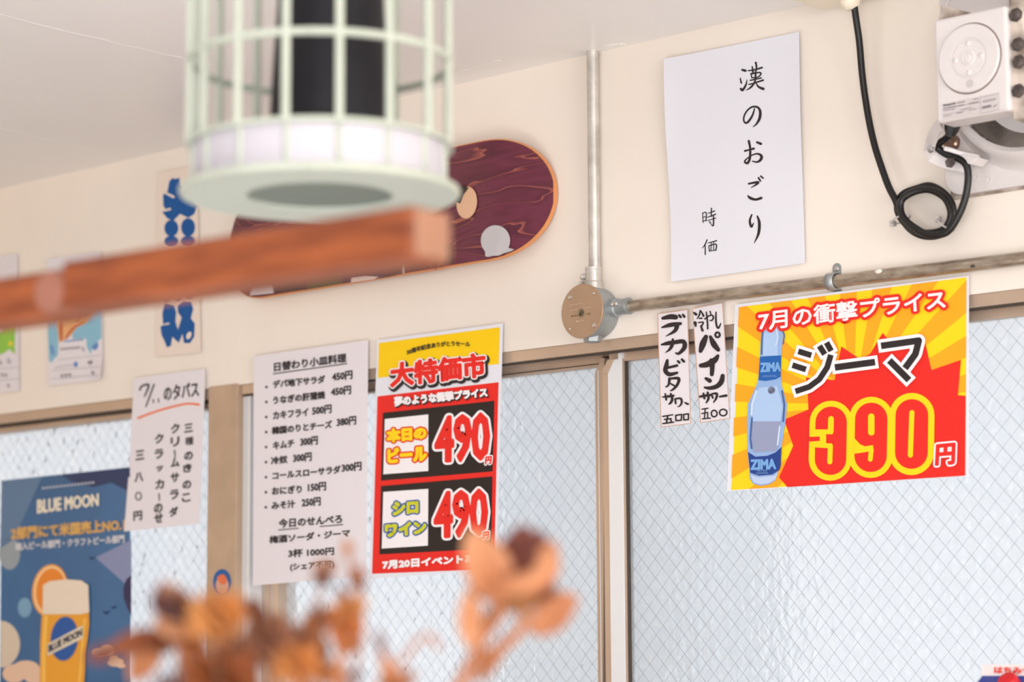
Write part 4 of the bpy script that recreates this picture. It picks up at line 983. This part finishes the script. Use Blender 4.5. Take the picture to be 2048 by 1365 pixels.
# ------------------------------------------------------------------ drink carton on the sill
yk = -0.085
a0 = P(1966,1330,yk); cx0 = a0.x; cw = 0.075; zt_ = a0.z; zb0 = P(1966,1352,yk).z
M_ct = mat('waxed_carton_white', (232,222,220), 0.4); M_cb = mat('waxed_carton_blue', (40,64,156), 0.35, var=0.05); M_cr = mat('red_cap', (208,22,34), 0.3)
ct = thing('drink_carton', 'blue and white drink carton with a red cap, on the window sill', 'carton', (cx0+cw/2, yk, SILL))
xa_, xb_ = cx0-0.004, cx0+cw; yb0, yb1 = yk-0.036, yk+0.040
MB().box(xa_,xb_,yb0,yb1,SILL,zb0-0.026).build('carton_body', M_cb, ct, bevel=0.001)
mb=MB(); mb.add([(xa_,yb0,zb0-0.026),(xb_,yb0,zb0-0.026),(xb_,yb1,zb0-0.026),(xa_,yb1,zb0-0.026),(xa_+0.003,yk,zb0),(xb_-0.003,yk,zb0),(xb_-0.003,yk+0.002,zb0),(xa_+0.003,yk+0.002,zb0)],
  [(0,3,2,1),(4,5,6,7),(0,1,5,4),(1,2,6,5),(2,3,7,6),(3,0,4,7)]); mb.build('gable', M_cb, ct)
MB().box(xa_+0.002,xb_-0.002,yk-0.0005,yk+0.0025,zb0-0.002,zt_).build('top_seam', M_ct, ct)
zq=Z(1880,1200,8.273)
pr=Print(zq, yk-0.0007, 1); text(pr,'はちみつ',((900,1215),(1500,1235),(1500,1130),(900,1118)),14); pr.build('red_lettering', (232,74,60), ct)
cxm = P(2010,1358,yb0).x
MB().lathe((cxm-0.004,yb0+0.022,zb0-0.016),(0,-0.72,0.70),[(0,0.0165),(0.002,0.0165),(0.003,0.0150),(0.014,0.0142),(0.017,0.012),(0.018,0)],24).build('screw_cap', M_cr, ct, smooth=False)

# ------------------------------------------------------------------ cage pendant lamp
DL = 2.40
lc = Q(640, 388, DL); LX, LY, LZ = lc.x, lc.y, lc.z
kz = lambda py: Q(640, py, DL).z
RC = 262/F_PX*DL
lamp = thing('cage_lamp', 'pale green cylindrical wire cage pendant lamp with a white panelled band and black inner sleeve', 'lamp', (LX, LY, LZ))
M_mint = mat('mint_enamel', (192,198,184), 0.45, var=0.05, scale=20)
M_mint2 = mat('mint_enamel_base', (192,200,190), 0.5)
zA = kz(292)            # top of the band
zR = kz(120); zTop = LZ + 0.40
rightv = Vector((RT.x, RT.y, 0)).normalized(); fwdv = Vector((FW.x, FW.y, 0)).normalized()
def polar(r, deg, z_): # 0 deg points to the camera, positive to the right
    a_=math.radians(deg); d_=rightv*math.sin(a_)-fwdv*math.cos(a_); return Vector((LX,LY,z_))+d_*r
def cring(name, r, z_, tr, m):
    pts=[polar(r,360*k/48,z_) for k in range(49)]
    return MB().tube(pts,tr,seg=8,caps=False).build(name,m,lamp,smooth=True)
cring('cage_ring', RC, zR, 0.0042, M_mint); cring('cage_ring', RC, zA, 0.0030, M_mint)
cring('cage_ring', RC, zR+0.165, 0.0042, M_mint); cring('cage_ring', RC*1.04, LZ+0.001, 0.0045, M_mint)
for k in range(16):
    dg=-10+22.5*k
    MB().tube([polar(RC-0.004,dg,LZ+0.002),polar(RC-0.004,dg,zA)],0.0028,seg=6).build('band_divider', M_mint, lamp)
    pts=[polar(RC,dg,zA-0.002),polar(RC,dg,zTop-0.06)]+[polar(RC*math.cos(t),dg,zTop-0.06+0.07*math.sin(t)) for t in (0.3,0.6,0.9,1.2,1.45)]
    MB().tube(pts,0.0042,seg=8).build('cage_bar', M_mint, lamp, smooth=True)
M_shell = mat('white_shell_panel', (216,212,220), 0.35, trans=0.2)
for k in range(16):
    d0=-10+22.5*k+0.9; d1=d0+22.5-1.8; mb=MB(); vs=[]; fs=[]
    for j in range(5):
        dd=d0+(d1-d0)*j/4
        for r_,z_ in ((RC-0.0045,LZ+0.003),(RC-0.0045,zA+0.001),(RC-0.0065,zA+0.001),(RC-0.0065,LZ+0.003)): vs.append(polar(r_,dd,z_))
    for j in range(4):
        for q_ in range(4): a_=j*4+q_; b_=j*4+(q_+1)%4; fs.append((a_,b_,b_+4,a_+4))
    fs+=[(3,2,1,0),(16,17,18,19)]
    mb.add(vs,fs); mb.build('shell_panel', M_shell, lamp)
# base: flat flange, inner mesh disc
MB().lathe((LX,LY,LZ+0.002),(0,0,-1),[(0,RC*1.05),(0.005,RC*1.05),(0.005,RC*0.56),(0.0,RC*0.56)],48,caps=False).build('base_flange', M_mint2, lamp)
mb=MB(); rm=RC*0.56; n_=16
M_mesh = mat('perforated_metal', (150,160,152), 0.5, metal=.3)
for k in range(-n_,n_+1):
    o_=rm*k/n_; h_=math.sqrt(max(0,rm*rm-o_*o_))
    if h_<0.004: continue
    mb.tube([(LX+o_,LY-h_,LZ+0.001),(LX+o_,LY+h_,LZ+0.001)],0.0012,seg=4); mb.tube([(LX-h_,LY+o_,LZ+0.001),(LX+h_,LY+o_,LZ+0.001)],0.0012,seg=4)
o_=mb.build('wire_floor', M_mesh, lamp); o_['kind']='stuff'
MB().lathe((LX,LY,LZ+0.0065),(0,0,1),[(0,RC*0.58),(0.001,RC*0.58),(0.001,0)],32,caps=False).build('floor_disc', M_mint2, lamp)
# black sleeve
MB().lathe((LX+0.008,LY+0.006,LZ+0.012),(0,0,1),[(0,0.062),(0.04,0.0615),(0.075,0.0600),(0.12,0.0575),(0.17,0.054),(0.26,0.050),(0.33,0.046),(0.34,0.0)],40).build('inner_sleeve', mat('black_satin_fabric', (15,13,21), 0.5, bump=0.2, bscale=12, spec=0.3), lamp, smooth=True)
MB().lathe((LX,LY,zTop-0.02),(0,0,1),[(0,0.03),(0.02,0.028),(0.04,0.012),(0.05,0.006)],20).build('cage_cap', M_mint, lamp, smooth=True)
MB().tube([(LX,LY,zTop+0.02),(LX,LY,CEIL-0.03)],0.004,seg=8).build('hanging_cord', M_rub, lamp)
MB().lathe((LX,LY,CEIL),(0,0,-1),[(0,0.045),(0.02,0.042),(0.032,0.012)],24).build('ceiling_canopy', M_mint, lamp, smooth=True)

# ------------------------------------------------------------------ wooden beam in front
M_beam = mat('oiled_brown_wood', (150,76,36), 0.5, rgb2=(112,50,20), scale=9, stretch=(1.2,1.2,9), bump=0.15, bscale=14)
M_endg = mat('sawn_end_grain', (164,116,90), 0.6, var=0.08, scale=30)
d_ = (RT*(-5000-CX)+DN*(1358-CY)+FW*F_PX); d_.z=0; d_.normalize()
up=Vector((0,0,1)); sd_=d_.cross(up).normalized()
DB=1.88
e0=Q(868,470,DB)
H_=0.0435; T_w=0.046
def beam(name, s0, s1, h, t, dz=0, dsd=0, parent=None, m=M_beam, bev=0.005):
    c0=e0+d_*s0+up*dz+sd_*dsd; c1=e0+d_*s1+up*dz+sd_*dsd
    vs=[]
    for c_ in (c0,c1):
        for a_,b_ in ((-1,-1),(1,-1),(1,1),(-1,1)): vs.append(c_+sd_*a_*t/2+up*b_*h/2)
    return MB().add(vs,[(0,1,2,3),(7,6,5,4),(0,4,5,1),(1,5,6,2),(2,6,7,3),(3,7,4,0)]).build(name,m,parent,bevel=bev,bseg=3)
sJ=(CAM+Vector((0,0,0))); 
# distance along the beam of the joint seen at x=150
def along(px,py):
    r=ray(px,py); n=Vector((sd_.x,sd_.y,0)); t=(e0-CAM).dot(n)/r.dot(n); return (CAM+r*t-e0).dot(d_)
sj=along(152,565)
bm=thing('wooden_beam','reddish brown wooden beam with a pale sawn end, crossing the picture in front','beam',e0+d_*0.6)
beam('rail_timber',0.003,sj-0.006,H_,T_w,0,0,bm)
beam('end_face',-0.0005,0.004,H_-0.006,T_w-0.006,0,0,bm,M_endg,0.004)
beam('rail_timber',sj+0.002,sj+1.25,H_*0.96,T_w,-0.004,0.003,bm)
c_=e0+d_*(sj+0.008)+up*(-0.004)
# round-ended tenon at the joint
mb=MB(); mb.lathe(c_-sd_*(T_w/2+0.004),sd_,[(0,0.010),(0.002,0.018),(0.006,0.0195),(0.048,0.0195),(0.052,0.018)],24)
for v in mb.v:
    pass
mb.build('tenon_knot', mat('purplish_knot',(150,96,78),0.6,var=0.15,scale=20), bm, smooth=True)
# the post that carries the beam, out of frame to the left
pc=e0+d_*(sj+1.22)
o=MB().box(pc.x-0.045,pc.x+0.045,pc.y-0.045,pc.y+0.045,0,CEIL).build('wooden_post', M_beam, bevel=0.004); tag(o,'square brown wooden post carrying the beam, left of the picture','post')

# ------------------------------------------------------------------ dried flowers on a table
M_husk = mat('dry_husk', (208,152,112), 0.7, rgb2=(188,118,76), scale=18, trans=0.25, bump=0.3, bscale=60)
M_huskd = mat('dark_husk', (122,64,50), 0.75, rgb2=(84,38,30), scale=16, bump=0.3, bscale=60)
M_stem = mat('dry_stem', (176,112,68), 0.7, rgb2=(144,82,46), scale=12, bump=0.3, bscale=60)
M_straw = mat('straw_petal', (212,150,88), 0.7, rgb2=(190,116,56), scale=30, trans=0.3)
M_rust = mat('rust_leaf', (156,84,38), 0.75, rgb2=(104,48,16), scale=14, trans=0.15)
M_pink = mat('pinkish_husk', (184,136,112), 0.75, rgb2=(150,98,74), scale=24, trans=0.3)
vb=Q(560,1365,1.72); VX,VY=vb.x,vb.y-0.02
TZ=0.95
tb=thing('side_table','small wooden table under the dried flowers','table',(VX,VY,0))
M_tab=mat('table_wood',(130,86,56),0.5,rgb2=(100,62,38),scale=6,stretch=(1,10,1))
MB().box(VX-0.35,VX+0.35,VY-0.25,VY+0.25,TZ-0.03,TZ).build('tabletop',M_tab,tb,bevel=0.004)
for sx in (-1,1):
    for sy in (-1,1): MB().box(VX+sx*0.31-0.02,VX+sx*0.31+0.02,VY+sy*0.21-0.02,VY+sy*0.21+0.02,0,TZ-0.03).build('leg',M_tab,tb)
vase=MB().lathe((VX,VY,TZ),(0,0,1),[(0,0.045),(0.02,0.062),(0.10,0.07),(0.17,0.05),(0.205,0.036),(0.22,0.042),(0.216,0.038),(0.20,0.031),(0.03,0.055),(0.02,0)],32,caps=False).build('vase',mat('brown_stoneware',(96,70,54),0.5),smooth=True)
tag(vase,'brown stoneware vase on the small table, holding the dried flowers','vase')
MOUTH=Vector((VX,VY,TZ+0.19)); FOOT=Vector((VX,VY,TZ+0.035))
def stem_pts(pts):
    P0=pts[0]; a_=Vector((VX,VY,0)); dd=(Vector((P0.x,P0.y,0))-a_); 
    m_=MOUTH+dd*min(0.02/max(dd.length,1e-4),0.5); return [FOOT+Vector((random.uniform(-.02,.02),random.uniform(-.02,.02),0)), m_]+list(pts)
def petal(mb, base, tip, width, cup=0.25, nrm=None, n=8, tw=0.0):
    ax=(tip-base); ln=ax.length; ax.normalize(); nrm=(nrm or -fwdv); side=ax.cross(nrm).normalized(); nn=side.cross(ax).normalized()
    vs=[];fs=[]
    for i in range(n+1):
        t=i/n; w_=width*0.5*(math.sin(math.pi*min(1,(t*0.92+0.06)))**0.75)
        for j in range(-2,3):
            s_=j/2; vs.append(base+ax*ln*t+side*w_*s_+nn*(cup*width*(s_*s_-0.5)*math.sin(math.pi*t)+tw*ln*t*t))
    for i in range(n):
        for j in range(4): a_=i*5+j; fs.append((a_,a_+1,a_+6,a_+5))
    mb.add(vs,fs)
def solid(o,t=0.001):
    s_=o.modifiers.new('thickness','SOLIDIFY'); s_.thickness=t; return o
def q3(px,py,dd): return Q(px,py,dd)
D0=1.68
# --- cotton husk on the right
c_=q3(1035,1205,D0)
fl1=thing('dried_cotton_husk','dried cotton husk with open pale and brown petals, right end of the bunch','dried flower',FOOT)
mb=MB(); mb.tube(stem_pts([q3(905,1400,D0),q3(985,1310,D0),q3(1040,1260,D0),q3(1050,1200,D0)]),[.004,.004,.0046,.0048,.0038,.0035,],seg=8,smooth=4); mb.build('stem',M_stem,fl1,smooth=True)
mb=MB(); mb.tube([q3(915,1390,D0-.01),q3(960,1290,D0-.01),q3(1010,1215,D0-.01)],[.0036,.0032,.0034],seg=8,smooth=4); mb.build('side_stem',M_stem,fl1,smooth=True)
for nm_,b_,t_,w_,m_,cu in (('husk_petal',(1010,1208,D0-.012),(940,1062,D0-.02),0.031,M_husk,.35),('husk_petal',(1035,1205,D0+.012),(1048,1052,D0+.012),0.036,M_huskd,.3),('husk_petal',(1050,1205,D0+.012),(1080,1062,D0+.014),0.024,M_huskd,.3),
     ('husk_petal',(1062,1200,D0+.0),(1108,1082,D0-.004),0.021,M_husk,-.4),('husk_petal',(1040,1190,D0-.01),(1062,1105,D0-.012),0.024,M_huskd,.5),
     ('husk_petal',(1075,1205,D0-.002),(1102,1160,D0-.008),0.016,M_huskd,.4)):
    mb=MB(); petal(mb,q3(*b_),q3(*t_),w_,cu); o=mb.build(nm_,m_,fl1,smooth=True); solid(o,.0015)
mb=MB(); mb.tube([q3(1000,1178,D0-.02),q3(1035,1172,D0-.028),q3(1075,1160,D0-.03),q3(1095,1130,D0-.028),q3(1088,1100,D0-.02)],[.006,.008,.009,.009,.005],seg=8,smooth=4); mb.build('curled_lip',M_husk,fl1,smooth=True)
mb=MB(); mb.ball(q3(1035,1200,D0),0.011,12,(1.4,1.4,.9)); mb.build('calyx',mat('ochre_calyx',(170,108,60),.7,rgb2=(120,76,40),scale=30),fl1,smooth=True)
for b_,t_,w_,m_ in (((1060,1265,D0),(1152,1195,D0-.02),.022,M_husk),((1075,1215,D0),(1150,1192,D0+.01),.012,M_husk),((945,1300,D0-.01),(938,1180,D0-.02),.017,M_husk),((960,1280,D0-.01),(1000,1200,D0),.008,M_stem),((935,1180,D0-.015),(1000,1190,D0),.010,M_huskd)):
    mb=MB(); petal(mb,q3(*b_),q3(*t_),w_,.3); solid(mb.build('leaf',m_,fl1,smooth=True),.001)
# --- dark husk on the left
D1=1.66
fl2=thing('dried_cotton_husk','dried husk with a dark hollow and pale rim, left end of the bunch','dried flower',FOOT)
mb=MB(); mb.tube(stem_pts([q3(430,1420,D1),q3(380,1330,D1),q3(345,1270,D1),q3(338,1235,D1)]),.0036,seg=8,smooth=4); mb.build('stem',M_stem,fl2,smooth=True)
for b_,t_,w_,m_,cu in (((345,1235,D1),(322,1170,D1-.01),.020,M_huskd,.4),((390,1240,D1),(325,1168,D1-.02),.016,M_pink,.3),((310,1240,D1-.02),(400,1262,D1-.02),.018,M_husk,.3)):
    mb=MB(); petal(mb,q3(*b_),q3(*t_),w_,cu); solid(mb.build('husk_petal',m_,fl2,smooth=True),.0015)
mb=MB(); mb.prism([q3(314,1190,D1-.034),q3(330,1185,D1-.034),q3(378,1232,D1-.034),q3(372,1246,D1-.034),q3(318,1240,D1-.034)],fwdv*0.006); mb.build('dark_hollow',mat('husk_hollow',(58,26,22),.9),fl2,bevel=.002)
for b_,t_,w_,m_ in (((330,1268,D1-.01),(215,1302,D1-.02),.016,M_rust),((240,1300,D1),(170,1318,D1),.012,M_huskd),((322,1270,D1),(262,1365,D1),.020,M_stem),((330,1275,D1),(300,1300,D1-.02),.022,M_rust),((370,1290,D1),(400,1380,D1),.02,M_pink),((330,1262,D1-.02),(420,1300,D1-.01),.013,M_rust)):
    mb=MB(); petal(mb,q3(*b_),q3(*t_),w_,.3); solid(mb.build('leaf',m_,fl2,smooth=True),.001)
# --- straw flowers: round heads of many narrow petals
def puff(px,py,dd,r_,m_,label,grp=None,n=46,base=None):
    t=thing('dried_strawflower',label,'dried flower',FOOT,grp); c_=q3(px,py,dd)
    below=q3(px+(560-px)*0.25,1440,dd)
    mb=MB(); mb.tube(stem_pts([below,c_]),.0022,seg=6,smooth=4); mb.build('stem',M_stem,t,smooth=True)
    mb=MB()
    for k in range(n):
        zz=1-2*(k+.5)/n; a_=k*2.39996; rr_=math.sqrt(1-zz*zz); v=Vector((rr_*math.cos(a_),rr_*math.sin(a_),zz))
        mb2=c_+v*r_*0.25; petal(mb,mb2,c_+v*r_*random.uniform(.85,1.1),r_*0.5,.3,nrm=v.orthogonal(),n=4)
    mb.build('flower_head',m_,t,smooth=True); return t
puff(430,1232,1.63,.0225,M_straw,'large orange strawflower head at the left, just right of the dark husk')
puff(392,1250,1.65,.017,M_straw,'smaller orange strawflower head touching the dark husk')
puff(700,1216,1.66,.0125,M_straw,'orange strawflower head below the bottom right corner of the long menu, upper of two')
puff(693,1262,1.64,.0145,mat('deep_straw',(208,132,66),.7,rgb2=(180,100,40),scale=30,trans=.3),'deeper orange strawflower head, directly under the upper one right of centre')
puff(640,1240,1.72,.014,M_stem,'reddish brown round dried head between the menu corner and the strawflowers')
puff(470,1300,1.70,.018,M_pink,'pale pinkish dried head low in the bunch right of the large strawflower')
puff(540,1290,1.71,.022,M_pink,'large pinkish dried head in the middle of the bunch')
puff(590,1330,1.62,.018,M_straw,'orange dried head at the bottom edge, centre of the bunch')
puff(440,1372,1.60,.030,M_rust,'big dark rust coloured dried head at the bottom edge of the picture')
puff(345,1385,1.60,.016,M_huskd,'small dark brown dried head at the bottom edge, left of the rust one')
puff(500,1222,1.73,.0085,M_pink,'small pale dried head rising in front of the window stile')
puff(610,1268,1.74,.011,M_stem,'small reddish dried head behind the pinkish one, right of the stile',n=30)
puff(660,1345,1.68,.012,M_straw,'small tan dried head low, right of the centre')
puff(712,1352,1.68,.0055,M_huskd,'tiny brown seed head at the bottom edge, right of the bunch',n=24)
# --- twigs
def twig(label, pts, r_, dd, tips=(), m=M_stem):
    t=thing('dried_twig',label,'dried twig',FOOT)
    P_=[q3(x_,y_,dd) for x_,y_ in pts]
    mb=MB(); mb.tube(stem_pts(P_),r_,seg=6,smooth=4); mb.build('stem',m,t,smooth=True)
    for (b0,b1,t0,t1,w_,m_) in tips:
        mb=MB(); petal(mb,q3(b0,b1,dd),q3(t0,t1,dd-.01),w_,.3); solid(mb.build('leaf',m_,t,smooth=True),.0008)
    return t
twig('curling tendril twig hooking over to the right, right of the strawflowers',[(745,1420),(790,1345),(830,1290),(855,1272),(872,1285),(878,1300)],.0017,1.66,[(752,1262,768,1310,.005,M_huskd),(760,1300,795,1370,.008,M_stem)])
twig('upright twig with small tan tips in front of the long menu',[(700,1420),(722,1260),(716,1180),(700,1130),(695,1092)],.0016,1.74,[(695,1110,694,1082,.008,M_straw),(700,1150,722,1175,.010,M_pink),(722,1190,716,1130,.008,M_stem),(690,1215,680,1170,.006,M_huskd)])
twig('pale twig with a small pinkish leaf over the bottom of the menu',[(610,1420),(625,1240),(648,1170),(660,1130)],.0013,1.75,[(645,1175,640,1120,.012,M_pink),(640,1165,668,1120,.010,M_pink),(648,1172,646,1150,.010,M_huskd)])
twig('reddish twig in front of the window stile, centre left of the bunch',[(540,1420),(545,1300),(525,1240),(505,1200)],.0020,1.74,[(530,1260,498,1195,.014,M_pink),(545,1290,560,1225,.014,M_stem),(520,1300,505,1240,.016,M_pink),(560,1330,590,1250,.016,M_pink)])
twig('brown leafy twig low behind the orange heads, right of the window stile',[(600,1420),(610,1330),(600,1270)],.0018,1.76,[(610,1340,580,1270,.018,M_pink),(620,1320,650,1290,.020,M_huskd),(640,1330,620,1260,.020,M_stem),(670,1300,720,1290,.010,M_stem)])
twig('brown leafy twig at the bottom edge between the two husks, under the curling tendril',[(800,1420),(790,1380),(770,1350)],.0020,1.70,[(760,1370,800,1350,.014,M_rust),(790,1375,830,1345,.010,M_stem),(950,1365,1010,1290,.010,M_stem)])
